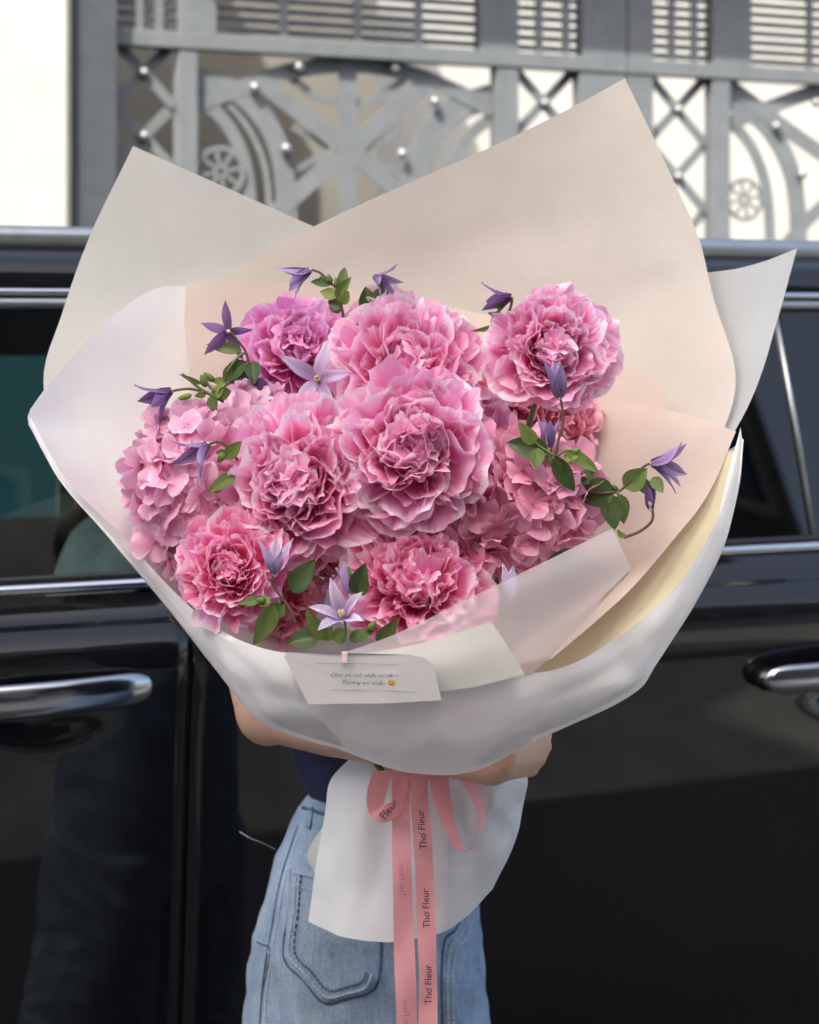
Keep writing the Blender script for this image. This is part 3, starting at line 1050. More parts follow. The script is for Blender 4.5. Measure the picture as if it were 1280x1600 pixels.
def loft_closed(mb, rings):
    b = len(mb.v)
    n = len(rings[0])
    for r_ in rings: mb.v += [tuple(p) for p in r_]
    mb.f += [tuple(reversed(q)) for q in grid_faces(len(rings), n, b, True)]
    mb.f.append(tuple(b + j for j in range(n)))
    e = b + (len(rings) - 1) * n
    mb.f.append(tuple(e + j for j in reversed(range(n))))


def ring(x, y, z, a, b, n=40, pw=0.85):
    return [Vector((x + a * math.copysign(abs(math.cos(2 * PI * k / n)) ** pw, math.cos(2 * PI * k / n)), y + b * math.copysign(abs(math.sin(2 * PI * k / n)) ** pw, math.sin(2 * PI * k / n)), z)) for k in range(n)]


rings = []
for py, l, r_ in jr:
    p = P((l + r_) / 2, py, YB)
    dep = lerp(0.108, 0.128, min(1, (py - 1243) / 150))
    rings.append(ring(p.x, YB, p.z, (r_ - l) / 2 * YB / FPX, dep))
loft_closed(je, rings)
for s_ in (-1, 1):
    lr = []
    for z, xx, a, b in ((0.66, 0.070, 0.076, 0.118), (0.60, 0.074, 0.080, 0.118), (0.40, 0.082, 0.088, 0.112), (0.2, 0.088, 0.095, 0.112), (0.08, 0.09, 0.098, 0.114)):
        lr.append(ring(P(574, 0, YB).x + s_ * xx, YB, z, a, b, 32))
    loft_closed(je, lr)
je.v = [tuple(Vector(v) - PO) for v in je.v]
jme = fuse(je, 0.007, 3)
for v in jme.vertices:           # folds of the loose cloth
    c = v.co
    d = 0.005 * noise.noise(Vector((c.x * 16, c.y * 16, c.z * 6))) + 0.0045 * (1 - 2 * abs(noise.noise(Vector((c.x * 24 + c.z * 16, c.y * 14, c.z * 9 - c.x * 8)))))
    v.co += Vector(v.normal) * d
jme.update()
jeans = link('jeans', jme, person, M['denim'])
JB = BVHTree.FromPolygons([v.co + PO for v in jme.vertices], [tuple(p.vertices) for p in jme.polygons])


def on_jeans(px, py, off):
    o_ = Vector((0, 0, ZC))
    d = (P(px, py, 1.0) - o_).normalized()
    h = JB.ray_cast(o_, d)
    if h[0] is None:
        return P(px, py, YB - 0.05) - PO
    return h[0] - d * off - PO


def jeans_patch(name, top, bottom, n, m, off, mat, parent):
    """A cloth patch between two pixel polylines, laid on the jeans."""
    def at(pl, t):
        d = [0.0]
        for p, q in zip(pl, pl[1:]): d.append(d[-1] + math.dist(p, q))
        x = t * d[-1]
        for i in range(len(pl) - 1):
            if x <= d[i + 1] or i == len(pl) - 2:
                f = (x - d[i]) / (d[i + 1] - d[i])
                return Vector((lerp(pl[i][0], pl[i + 1][0], f), lerp(pl[i][1], pl[i + 1][1], f)))
    vs = []
    for lay in (off, -0.003):
        for i in range(n + 1):
            for j in range(m + 1):
                p = at(top, j / m).lerp(at(bottom, j / m), i / n)
                vs.append(on_jeans(p.x, p.y, lay))
    k = (n + 1) * (m + 1)
    fs = grid_faces(n + 1, m + 1) + [tuple(reversed(q)) for q in grid_faces(n + 1, m + 1, k)]
    rim = [j for j in range(m + 1)] + [i * (m + 1) + m for i in range(1, n + 1)] + [n * (m + 1) + j for j in range(m - 1, -1, -1)] + [i * (m + 1) for i in range(n - 1, 0, -1)]
    for q in range(len(rim)):
        x, y = rim[q], rim[(q + 1) % len(rim)]
        fs.append((y, x, x + k, y + k))
    return link(name, mesh(name, vs, fs), parent, mat)


def seam(name, pts, rad, mat, parent, off=0.001, n=24):
    c = curve([Vector((*p, 0)) for p in pts], n)
    mb = MB()
    mb.tube([on_jeans(p.x, p.y, off) for p in c], rad, 6)
    return mb.build(name, mat, parent, smooth=True)


def stitches(name, pts, parent, n, off=0.0042, ink='thread'):
    c = curve([Vector((*p, 0)) for p in pts], n * 3)
    mb = MB()
    for k in range(n):
        mb.tube([on_jeans(c[3 * k].x, c[3 * k].y, off), on_jeans(c[3 * k + 2].x, c[3 * k + 2].y, off)], 0.0011, 5)
    return mb.build(name, M[ink], parent)


pk = jeans_patch('pocket', [(455, 1357), (525, 1372), (600, 1385)], [(443, 1495), (474, 1532), (506, 1568), (576, 1552), (593, 1528)], 18, 20, 0.0030, M['denim'], jeans)
edge = [(455, 1357), (451, 1420), (443, 1495), (474, 1532), (506, 1568), (545, 1561), (576, 1552), (592, 1530), (597, 1450)]
seam('pocket_edge', edge, 0.0011, M['denim_dark'], jeans, 0.0005, 60)
stitches('pocket_stitching', [(463, 1362), (459, 1420), (452, 1490), (480, 1525), (509, 1558), (545, 1552), (571, 1543), (582, 1522)], jeans, 46)
stitches('pocket_stitching', [(470, 1366), (466, 1420), (460, 1487), (486, 1518), (512, 1547), (545, 1541), (565, 1534), (573, 1518)], jeans, 42, 0.0047, 'denim_dark')
stitches('pocket_stitching', [(458, 1384), (500, 1394), (560, 1405)], jeans, 20)
stitches('pocket_stitching', [(458, 1364), (500, 1373), (560, 1383)], jeans, 20)
seam('side_seam', [(466, 1290), (440, 1370), (425, 1450), (412, 1530), (405, 1620)], 0.0014, M['denim_dark'], jeans, 0.0, 30)
stitches('seam_stitching', [(473, 1290), (447, 1370), (432, 1450), (419, 1530), (412, 1620)], jeans, 50, 0.0010)
seam('panel_seam', [(402, 1472), (410, 1476), (422, 1482), (419, 1510), (408, 1560)], 0.0010, M['denim_dark'], jeans, 0.0, 20)
seam('fly_edge', [(716, 1400), (722, 1425), (712, 1452), (695, 1470), (690, 1530), (692, 1620)], 0.0018, M['denim_dark'], jeans, 0.0002, 30)
stitches('fly_stitching', [(726, 1400), (731, 1428), (720, 1460), (703, 1480), (699, 1530), (701, 1620)], jeans, 40, 0.0014)
stitches('fly_stitching', [(735, 1402), (740, 1430), (729, 1466), (712, 1486), (708, 1530), (710, 1620)], jeans, 40, 0.0014)
seam('waist_edge', [(474, 1262), (520, 1275), (580, 1284), (640, 1288)], 0.0022, M['denim_dark'], jeans, 0.0, 20)
jeans_patch('belt_loop', [(482, 1258), (490, 1260)], [(476, 1292), (484, 1295)], 8, 2, 0.004, M['denim'], jeans)

th = MB()
th.tube([p - PO for p in curve([P(374, 1299, 2.27), P(392, 1310, 2.265), P(410, 1317, 2.27), P(430, 1327, 2.30)], 14)], 0.0005, 5)
th.build('loose_thread', M['thread'], jeans, smooth=True)
hr = MB()
hr.ball(hc + Vector((0, 0.018, 0.012)), 0.096, 20, 14, (0.92, 1.0, 1.02))
hr.frustum(hc + Vector((0, 0.06, -0.02)), hc + Vector((0, 0.075, -0.20)), 0.075, 0.05)
hr.v = [tuple(Vector(v) - PO) for v in hr.v]
link('hair', fuse(hr, 0.01, 4), person, M['hair'])
for s_ in (-1, 1):
    sh = MB().frustum((xb + s_ * 0.09, YB + 0.035, 0.045), (xb + s_ * 0.097, YB - 0.14, 0.042), 0.045, 0.04)
    sh.v = [tuple(Vector(v) - PO) for v in sh.v]
    link('shoe', fuse(sh, 0.012, 2), person, M['shoe'])

# ------------------------------------------------------------------ wrapping paper
TIE = P(668, 1180, 1.985)
wrap = empty('bouquet_wrapping', TIE, 'huge bouquet wrapping of translucent ivory, blush and cream paper sheets', 'wrapping paper')
WO = wrap.location.copy()


def sheet(name, rows, mat, label=None, sub=6, crinkle=0.0012, seed=0, creases=()):
    g = [[P(*p) for p in r_] for r_ in rows]
    nr, nc = len(g), len(g[0])
    # across, then down
    fine = [[cr(r_, (nc - 1) * j / ((nc - 1) * sub)) for j in range((nc - 1) * sub + 1)] for r_ in g]
    out = []
    for i in range((nr - 1) * sub + 1):
        t = (nr - 1) * i / ((nr - 1) * sub)
        out.append([cr([fine[k][j] for k in range(nr)], t) for j in range(len(fine[0]))])
    vs, uv = [], []
    R_, C_ = len(out), len(out[0])
    for i, r_ in enumerate(out):
        for j, p in enumerate(r_):
            q = p + Vector((0, crinkle * (noise.noise(p * 22 + Vector((seed, 0, 0))) * 1.6 + noise.noise(p * 55 + Vector((0, seed, 0))) * 0.6), 0))
            qx, qy = CX + p.x / p.y * FPX, HY + (ZC - p.z) / p.y * FPX
            for x1, y1, x2, y2, amp, wid in creases:
                dx, dy = x2 - x1, y2 - y1
                t = max(0.0, min(1.0, ((qx - x1) * dx + (qy - y1) * dy) / (dx * dx + dy * dy)))
                dd = math.hypot(qx - x1 - t * dx, qy - y1 - t * dy)
                if dd < wid: q.y += amp * (1 - dd / wid) * (0.3 + 0.7 * math.sin(PI * min(0.9, max(0.1, t))))
            vs.append(q - WO)
            uv.append((j / (C_ - 1), i / (R_ - 1)))
    o = link(name, mesh(name, vs, grid_faces(R_, C_), True, uv), wrap, mat)
    if label: o['label'] = label
    return o


def span(l, r_, n, bulge=0.0, sag=0.0):
    """n points from l to r_, pushed away from the camera by bulge in the middle."""
    out = []
    for k in range(n):
        t = k / (n - 1)
        s = math.sin(PI * t)
        out.append((lerp(l[0], r_[0], t), lerp(l[1], r_[1], t) + sag * s, lerp(l[2], r_[2], t) + bulge * s))
    return out


TR = lambda a, b, n, Y=2.0, y=1176: [(lerp(a, b, k / (n - 1)), y, Y) for k in range(n)]

sheet('paper_sheet', [
    span((208, 228, 2.10), (600, 403, 2.15), 5),
    span((142, 365, 2.08), (620, 520, 2.14), 5, 0.015),
    span((97, 490, 2.05), (640, 640, 2.12), 5, 0.02),
    span((68, 600, 2.01), (650, 760, 2.10), 5, 0.025),
    span((110, 720, 1.99), (655, 900, 2.07), 5, 0.02),
    span((330, 960, 1.99), (660, 1050, 2.04), 5, 0.01),
    TR(620, 670, 5, 2.01)], M['paper_ivory'], 'tall ivory sheet with a pointed corner at upper left', seed=1)
sheet('paper_sheet', [
    [(345, 428, 2.07), (500, 349, 2.09), (640, 285, 2.105), (760, 233, 2.115), (870, 180, 2.12), (977, 122, 2.13)],
    span((350, 520, 2.06), (1046, 268, 2.10), 6, 0.03),
    span((370, 610, 2.05), (1092, 372, 2.07), 6, 0.04),
    span((400, 700, 2.05), (1116, 470, 2.038), 6, 0.045),
    span((450, 820, 2.04), (1150, 590, 1.985), 6, 0.04),
    span((540, 960, 2.03), (1118, 700, 1.935), 6, 0.025),
    span((580, 1060, 2.02), (1040, 830, 1.90), 6, 0.015),
    TR(640, 700, 6, 2.005)], M['paper_rose'], 'tallest blush ivory sheet with its point at upper right', seed=2)
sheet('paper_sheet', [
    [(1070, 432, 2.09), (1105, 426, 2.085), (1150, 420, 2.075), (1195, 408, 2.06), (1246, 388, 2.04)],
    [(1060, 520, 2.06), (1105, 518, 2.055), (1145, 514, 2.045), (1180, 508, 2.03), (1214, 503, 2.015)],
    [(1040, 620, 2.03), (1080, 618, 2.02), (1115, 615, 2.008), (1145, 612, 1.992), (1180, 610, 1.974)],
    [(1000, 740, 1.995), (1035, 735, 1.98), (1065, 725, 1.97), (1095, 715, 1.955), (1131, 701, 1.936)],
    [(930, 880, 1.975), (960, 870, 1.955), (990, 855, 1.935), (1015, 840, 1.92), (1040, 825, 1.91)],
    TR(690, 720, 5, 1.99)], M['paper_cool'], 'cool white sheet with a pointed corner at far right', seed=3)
sheet('paper_sheet', [
    [(47, 640, 1.868), (82, 594, 1.915), (165, 504, 1.968), (240, 452, 2.01), (302, 447, 2.035)],
    [(47, 665, 1.855), (105, 660, 1.915), (200, 600, 1.972), (285, 560, 2.01), (380, 530, 2.045)],
    [(98, 752, 1.838), (160, 745, 1.90), (245, 720, 1.958), (330, 700, 1.995), (430, 680, 2.03)],
    [(165, 832, 1.842), (225, 835, 1.885), (310, 830, 1.92), (400, 810, 1.965), (500, 800, 2.0)],
    [(250, 932, 1.835), (310, 935, 1.868), (390, 930, 1.885), (470, 910, 1.93), (560, 900, 1.97)],
    [(392, 1060, 1.80), (440, 1055, 1.835), (500, 1040, 1.875), (560, 1030, 1.915), (620, 1020, 1.955)],
    TR(620, 680, 5, 1.96, 1150)], M['paper_white'], 'white sheet folded over into a rounded corner at far left', seed=4)
sheet('paper_sheet', [
    [(290, 441, 2.015), (400, 438, 2.04), (520, 450, 2.06), (640, 470, 2.07), (760, 492, 2.065), (880, 528, 2.04), (970, 566, 2.01), (1046, 614, 1.975)],
    [(292, 540, 1.99), (400, 545, 2.02), (520, 560, 2.04), (640, 580, 2.045), (760, 600, 2.04), (860, 640, 2.015), (945, 680, 1.985), (1012, 722, 1.955)],
    [(335, 680, 1.97), (430, 690, 2.0), (530, 700, 2.02), (640, 710, 2.025), (740, 730, 2.015), (830, 760, 1.99), (900, 790, 1.965), (960, 820, 1.94)],
    [(430, 880, 1.955), (500, 890, 1.985), (570, 895, 2.0), (640, 900, 2.0), (710, 910, 1.995), (780, 920, 1.975), (840, 935, 1.95), (890, 950, 1.925)],
    TR(630, 700, 8, 1.985)], M['paper_peach'], 'peach inner sheet standing behind the flowers', seed=5)
sheet('paper_sheet', [
    [(880, 640, 2.0), (960, 632, 1.985), (1040, 640, 1.965), (1100, 655, 1.94), (1150, 674, 1.912)],
    [(860, 740, 1.985), (930, 742, 1.96), (1000, 745, 1.935), (1055, 752, 1.905), (1108, 770, 1.872)],
    [(820, 850, 1.96), (885, 850, 1.93), (945, 850, 1.90), (1000, 850, 1.868), (1048, 848, 1.838)],
    [(770, 950, 1.92), (825, 945, 1.885), (880, 940, 1.85), (930, 932, 1.82), (978, 928, 1.795)],
    [(690, 1060, 1.88), (735, 1055, 1.84), (780, 1048, 1.80), (820, 1042, 1.77), (862, 1030, 1.745)]], M['paper_peach'], 'peach sheet sweeping round the right side', seed=6)
sheet('paper_sheet', [
    [(1085, 715, 1.92), (1115, 708, 1.908), (1150, 705, 1.895)],
    [(1040, 800, 1.90), (1090, 800, 1.878), (1142, 795, 1.860)],
    [(980, 885, 1.87), (1050, 892, 1.84), (1108, 885, 1.822)],
    [(915, 960, 1.84), (985, 972, 1.806), (1048, 970, 1.79)],
    [(850, 1020, 1.81), (910, 1036, 1.776), (968, 1034, 1.762)],
    [(760, 1080, 1.80), (810, 1100, 1.758), (862, 1110, 1.742)]], M['paper_cream'], 'pale yellow sheet between the peach and white ones at right', seed=7)
lip = [(47, 652, 1.862), (106, 752, 1.832), (186, 832, 1.822), (288, 940, 1.80), (345, 984, 1.762), (392, 1006, 1.722), (450, 1020, 1.700), (560, 1023, 1.686), (690, 1041, 1.682),
       (820, 1053, 1.690), (900, 1034, 1.706), (980, 986, 1.732), (1060, 912, 1.772), (1114, 826, 1.822), (1136, 748, 1.862), (1150, 695, 1.888), (1157, 668, 1.90)]
sil = [(46, 664, 1.860), (98, 756, 1.835), (168, 838, 1.832), (250, 936, 1.828), (320, 1024, 1.805), (389, 1112, 1.768), (440, 1143, 1.756), (536, 1172, 1.750), (640, 1205, 1.748),
       (742, 1204, 1.748), (852, 1151, 1.752), (986, 1086, 1.766), (1023, 1042, 1.785), (1086, 944, 1.820), (1129, 858, 1.842), (1153, 768, 1.872), (1160, 690, 1.895)]
r1, r2, r4 = [], [], []
for k, (a, b) in enumerate(zip(lip, sil)):
    f_ = 0.4
    bl = 0.02 * min(1, max(0.0, (math.dist(a[:2], b[:2]) - 20) / 100))
    r1.append((lerp(a[0], b[0], 0.32), lerp(a[1], b[1], 0.32), lerp(a[2], b[2], 0.25) - bl * 0.6))
    r2.append((lerp(a[0], b[0], 0.72), lerp(a[1], b[1], 0.72), lerp(a[2], b[2], 0.60) - bl * 0.8))
    c = (660, 1000)
    d = 0.05
    r4.append((lerp(b[0], c[0], d), lerp(b[1], c[1], d), b[2] + 0.045))
fo = sheet('paper_sheet', [lip, r1, r2, sil, r4], M['paper_white'], 'wide white outer sheet across the front', seed=8, crinkle=0.0022, sub=11, creases=[(430, 1085, 640, 1204, -0.006, 34), (552, 1092, 528, 1172, 0.005, 30), (395, 1080, 470, 1100, 0.006, 24), (860, 1130, 1000, 1058, -0.007, 30), (770, 1195, 880, 1120, 0.006, 36), (1000, 1070, 960, 1020, 0.004, 30), (300, 985, 430, 1120, -0.004, 22), (700, 1110, 620, 1190, -0.004, 60), (1070, 940, 1000, 1010, -0.004, 26)])
def bvh_of(o, off):
    return BVHTree.FromPolygons([v.co + off for v in o.data.vertices], [tuple(p.vertices) for p in o.data.polygons])


FB = bvh_of(fo, WO)


def draped(name, rows, off, mat, label=None, sub=8):
    g = [[Vector((*p, 0)) for p in r_] for r_ in rows]
    nr, nc = len(g), len(g[0])
    fine = [[cr(r_, (nc - 1) * j / ((nc - 1) * sub)) for j in range((nc - 1) * sub + 1)] for r_ in g]
    vs = []
    n_ = (nr - 1) * sub + 1
    for i in range(n_):
        for j in range(len(fine[0])):
            p = cr([fine[k][j] for k in range(nr)], i / sub)
            d = (P(p.x, p.y, 1.0) - Vector((0, 0, ZC))).normalized()
            h = FB.ray_cast(Vector((0, 0, ZC)), d)
            q = h[0] if h[0] is not None else P(p.x, p.y, 1.8)
            vs.append(q - d * (off + 0.0008 * noise.noise(Vector((p.x * 0.03, p.y * 0.03, 3)))) - WO)
    o = link(name, mesh(name, vs, grid_faces(n_, len(fine[0]))), wrap, mat)
    if label: o['label'] = label


draped('paper_flap', [[(330, 975), (392, 1010), (447, 1023)], [(350, 1030), (410, 1062), (470, 1092)], [(388, 1095), (440, 1118), (507, 1131)], [(432, 1132), (480, 1150), (540, 1168)]], 0.0022, M['paper_white'], 'left overlapping edge of the front sheet')
draped('paper_flap', [[(850, 1104), (930, 1077), (1005, 1050)], [(842, 1128), (915, 1102), (985, 1078)], [(838, 1148), (872, 1136), (905, 1122)]], 0.0024, M['paper_white'], 'small folded edge at lower right of the front sheet')
draped('paper_flap', [[(778, 1158), (815, 1140), (846, 1142)], [(757, 1180), (795, 1168), (828, 1158)], [(742, 1199), (780, 1186), (812, 1170)]], 0.0024, M['paper_white'], 'small folded corner above the hand')
# smaller folded pieces at the front
sheet('paper_flap', [
    [(520, 1026, 1.700), (620, 990, 1.699), (735, 934, 1.701), (850, 878, 1.706), (958, 825, 1.716)],
    [(560, 1040, 1.694), (650, 1015, 1.692), (750, 975, 1.694), (865, 905, 1.699), (971, 856, 1.709)],
    [(600, 1060, 1.690), (680, 1055, 1.688), (770, 1045, 1.688), (880, 970, 1.696), (985, 887, 1.708)],
    [(640, 1080, 1.690), (720, 1080, 1.690), (818, 1060, 1.692), (900, 985, 1.70), (984, 894, 1.712)]], M['paper_vellum'], 'see-through folded flap in front of the right flowers', seed=9)
sheet('paper_flap', [
    [(455, 1030, 1.680), (560, 1022, 1.677), (660, 1004, 1.676), (767, 972, 1.676)],
    [(470, 1060, 1.677), (580, 1055, 1.672), (690, 1040, 1.670), (795, 1012, 1.673)],
    [(500, 1090, 1.682), (620, 1085, 1.676), (730, 1075, 1.672), (820, 1053, 1.6735)]], M['paper_ivory'], 'small ivory folded corner above the card', seed=10, crinkle=0.0008)
# the paper gathered below the tie
sheet('paper_skirt', [
    [(556, 1176, 2.03), (600, 1176, 1.99), (640, 1176, 1.972), (690, 1176, 1.966), (740, 1176, 1.972), (780, 1172, 1.985), (806, 1168, 2.01)],
    [(517, 1218, 2.02), (575, 1225, 1.985), (640, 1228, 1.963), (690, 1228, 1.956), (745, 1225, 1.956), (790, 1218, 1.965), (824, 1212, 1.99)],
    [(508, 1270, 2.01), (570, 1280, 1.97), (640, 1290, 1.952), (690, 1290, 1.948), (745, 1285, 1.945), (785, 1270, 1.962), (820, 1250, 1.985)],
    [(494, 1350, 2.0), (560, 1365, 1.955), (630, 1375, 1.942), (690, 1370, 1.94), (740, 1360, 1.945), (778, 1338, 1.955), (803, 1318, 1.98)],
    [(482, 1440, 1.99), (538, 1464, 1.95), (600, 1472, 1.938), (650, 1466, 1.938), (695, 1455, 1.942), (738, 1424, 1.955), (770, 1390, 1.98)]], M['paper_white'], 'white paper skirt flaring out below the tie', seed=11, crinkle=0.003, sub=10, creases=[(790, 1215, 735, 1300, -0.008, 26), (822, 1245, 770, 1300, 0.008, 22), (800, 1320, 720, 1360, -0.006, 30), (760, 1230, 812, 1300, -0.006, 24), (700, 1230, 730, 1290, 0.006, 26), (525, 1240, 500, 1430, -0.004, 30), (640, 1190, 560, 1470, 0.005, 40), (660, 1190, 640, 1460, -0.004, 26), (600, 1185, 520, 1380, -0.005, 30), (720, 1190, 745, 1400, 0.006, 34), (700, 1190, 700, 1440, -0.004, 24)])
sheet('paper_skirt', [
    [(520, 1270, 2.04), (560, 1275, 2.03), (620, 1280, 2.02)],
    [(481, 1330, 2.04), (540, 1340, 2.03), (620, 1345, 2.02)],
    [(490, 1362, 2.04), (550, 1380, 2.03), (620, 1385, 2.02)]], M['paper_white'], 'second layer of the skirt peeping out at left', seed=12)
sheet('paper_skirt', [
    [(640, 1180, 2.08), (720, 1180, 2.06), (800, 1180, 2.05)],
    [(560, 1300, 2.09), (690, 1300, 2.07), (800, 1290, 2.05)],
    [(520, 1420, 2.10), (660, 1430, 2.09), (745, 1385, 2.06)]], M['paper_white'], 'back layer of the paper skirt', seed=13)

# ------------------------------------------------------------------ flowers
def petal_mesh(seed, W, B, curl, ruf, jag, nu=10, nv=16, tipcurl=0.0, pinch=0.2):
    rd_ = random.Random(seed)
    ph = [rd_.uniform(0, 6.28) for _ in range(8)]
    lens = []
    for j in range(nv + 1):
        t = -1 + 2 * j / nv
        lens.append(0.52 + 0.48 * math.sqrt(1 - 0.97 * t * t) + jag * (0.55 * math.sin(5 * t + ph[0]) + 0.5 * math.sin(10 * t + ph[1])) + rd_.uniform(-jag, jag) * 0.45)
    # centre line
    K = 40
    xs, zs = [0.0], [0.0]
    for k in range(K + 10):
        s = k / K
        a = curl * s ** 1.4 + tipcurl * max(0.0, s - 0.72) ** 1.2 * 3
        xs.append(xs[-1] + math.sin(a) / K)
        zs.append(zs[-1] + math.cos(a) / K)
    vs, uv = [], []
    for i in range(nu + 1):
        s = i / nu
        for j in range(nv + 1):
            t = -1 + 2 * j / nv
            ss = max(0.0, s * lens[j])
            q = min(ss * K, K + 8)
            k = int(q)
            f = q - k
            x = lerp(xs[k], xs[k + 1], f)
            z = lerp(zs[k], zs[k + 1], f)
            m = min(1.0, ss / 0.72)
            wd = W * (pinch + (1 - pinch) * m * m * (3 - 2 * m))
            be = t * B
            y = wd * math.sin(be) / B
            x -= wd * (1 - math.cos(be)) / B
            rf = ruf * ss ** 2.2 * W
            x += rf * (0.6 * math.sin(3.2 * t + ph[2]) + 0.42 * math.sin(6.6 * t + ph[3]) * s + 0.20 * math.sin(12 * t + ph[4]) * s * s)
            y += rf * 0.25 * math.sin(7 * t + ph[5])
            x += 0.03 * W * math.sin(9 * s + ph[6] + 3 * t)
            vs.append((x, y, z))
            edge = s * (1 - 0.10 * (1 - abs(t))) + 0.16 * abs(t) ** 3 * s
            uv.append((t * 0.5 + 0.5, min(1.0, edge)))
    return mesh('petal', vs, grid_faces(nu + 1, nv + 1), True, uv)


def petal_set(mat):
    d = {'core': [], 'mid': [], 'frill': [], 'outer': [], 'guard': []}
    for k in range(6):
        d['core'].append(petal_mesh(10 + k, 0.38, 1.4, -1.05, 0.18, 0.04))
        d['mid'].append(petal_mesh(30 + k, 0.42, 1.15, -0.78, 0.25, 0.055, tipcurl=0.5))
        d['frill'].append(petal_mesh(50 + k, 0.25, 0.95, -0.50, 0.42, 0.09, tipcurl=0.7))
        d['outer'].append(petal_mesh(70 + k, 0.48, 1.0, -0.66, 0.27, 0.055, tipcurl=0.8))
        d['guard'].append(petal_mesh(90 + k, 0.58, 0.85, -0.60, 0.22, 0.045, tipcurl=0.7))
    for l in d.values():
        for me in l: me.materials.append(mat)
    return d


PSETS = {k: petal_set(M[k]) for k in ('peony_pink', 'peony_deep', 'peony_magenta', 'peony_dusky')}


def stem_into(root, Mroot, start, parent, mat=None, rad=0.0022):
    """A flower's own stem, running down through the paper to the tie."""
    inv = Mroot.inverted()
    end = TIE + Vector((random.uniform(-0.012, 0.012), random.uniform(-0.008, 0.008), -0.06))
    mid = start.lerp(end, 0.45) + Vector((0, 0.045, -0.01))
    pts = [inv @ p for p in curve([start, mid, end], 8)]
    return MB().tube(pts, rad, 6).build('stem', mat or M['stem_green'], parent, smooth=True)


def peony(px, py, rpx, Y, axis, seed, kind, label, n=96, flat=0.55, open_=0.0, frilly=0.25, group='peonies of the bouquet', squash=1.0):
    rd_ = random.Random(seed)
    Rr = rpx * 0.945 * Y / FPX
    n = int(n * 1.34)
    c = P(px, py, Y)
    q = Vector(axis).normalized().to_track_quat('Z', 'Y')
    root = empty('peony', c, label, 'flower', group, rot=q)
    Mr = Matrix.Translation(c) @ q.to_matrix().to_4x4()
    S = PSETS[kind]
    MB().ball((0, 0, -0.30 * Rr), 0.42 * Rr, 12, 8, (1, 1, 0.8)).build('flower_base', M['flower_core'], root, smooth=True)
    for i in range(n):
        t = (i + 0.5) / n
        az = i * 2.39996 + rd_.gauss(0, 0.25)
        lean = R(-6 + open_ * 14 + (94 - open_ * 14) * t ** 0.85) + rd_.gauss(0, 0.12)
        L = Rr * lerp(0.93 - open_ * 0.18, 1.06, min(1, t * 1.5)) * rd_.uniform(0.86, 1.07)
        if t < 0.22: kd = 'core'
        elif t < 0.60: kd = 'frill' if rd_.random() < frilly else 'mid'
        elif t < 0.88: kd = 'frill' if rd_.random() < frilly * 0.5 else ('outer' if rd_.random() < 0.7 else 'mid')
        else: kd = 'guard'
        wsc = rd_.uniform(0.8, 1.2)
        if kd == 'core': L *= rd_.uniform(0.9, 1.1)
        me = rd_.choice(S[kd])
        rb = Rr * (0.04 + 0.16 * t)
        zb = -Rr * (flat - 0.05 * t)
        base = Vector((rb * math.cos(az), rb * math.sin(az), zb))
        m = Matrix.Translation(base) @ Matrix.Rotation(az, 4, 'Z') @ Matrix.Rotation(lean, 4, 'Y') @ Matrix.Rotation(rd_.gauss(0, 0.28), 4, 'Z')
        m = m @ Matrix.Diagonal((L, L * wsc * (1 if rd_.random() < 0.5 else -1), L, 1))
        o = link('petal', me, root)
        o.matrix_basis = m
    stem_into(root, Mr, c + q @ Vector((0, 0, -0.55 * Rr)), root, rad=0.003)
    return root


peony(642, 698, 126, 1.785, (-0.05, -1, 0.22), 3, 'peony_pink', 'largest pink ruffled peony in the centre of the bouquet', n=82)
peony(462, 752, 123, 1.795, (-0.18, -1, 0.18), 5, 'peony_pink', 'pink ruffled peony between the left hydrangea and the largest peony', n=84, frilly=0.4)
peony(356, 886, 87, 1.765, (-0.05, -1, 0.30), 8, 'peony_deep', 'small deep pink peony at the lower left rim of the paper', n=70, open_=0.4)
peony(655, 906, 112, 1.783, (0.05, -1, 0.42), 13, 'peony_deep', 'dark pink frilled peony low in the middle above the card', n=92, frilly=0.6)
peony(640, 566, 121, 1.87, (0.05, -0.9, 0.40), 21, 'peony_pink', 'open pink peony directly above and behind the largest one', n=76, open_=0.6)
peony(466, 540, 88, 1.93, (0.1, -0.85, 0.42), 34, 'peony_magenta', 'mauve pink peony at the upper left against the peach paper', n=70, frilly=0.4)
peony(864, 546, 95, 1.85, (0.05, -1, 0.12), 55, 'peony_pink', 'round ruffled pink peony standing alone at upper right', n=84, frilly=0.35)
peony(800, 622, 78, 1.955, (0.1, -0.9, 0.3), 60, 'peony_dusky', 'dusky rose peony half hidden under the upper right peony', n=70)
peony(885, 668, 62, 1.96, (0.3, -0.9, 0.1), 61, 'peony_dusky', 'dusky rose bloom below the upper right peony beside bare peach paper', n=60)
peony(440, 955, 58, 1.85, (0.0, -0.9, -0.1), 62, 'peony_dusky', 'shaded rose bloom beside the lower left peony above the rim', n=50)


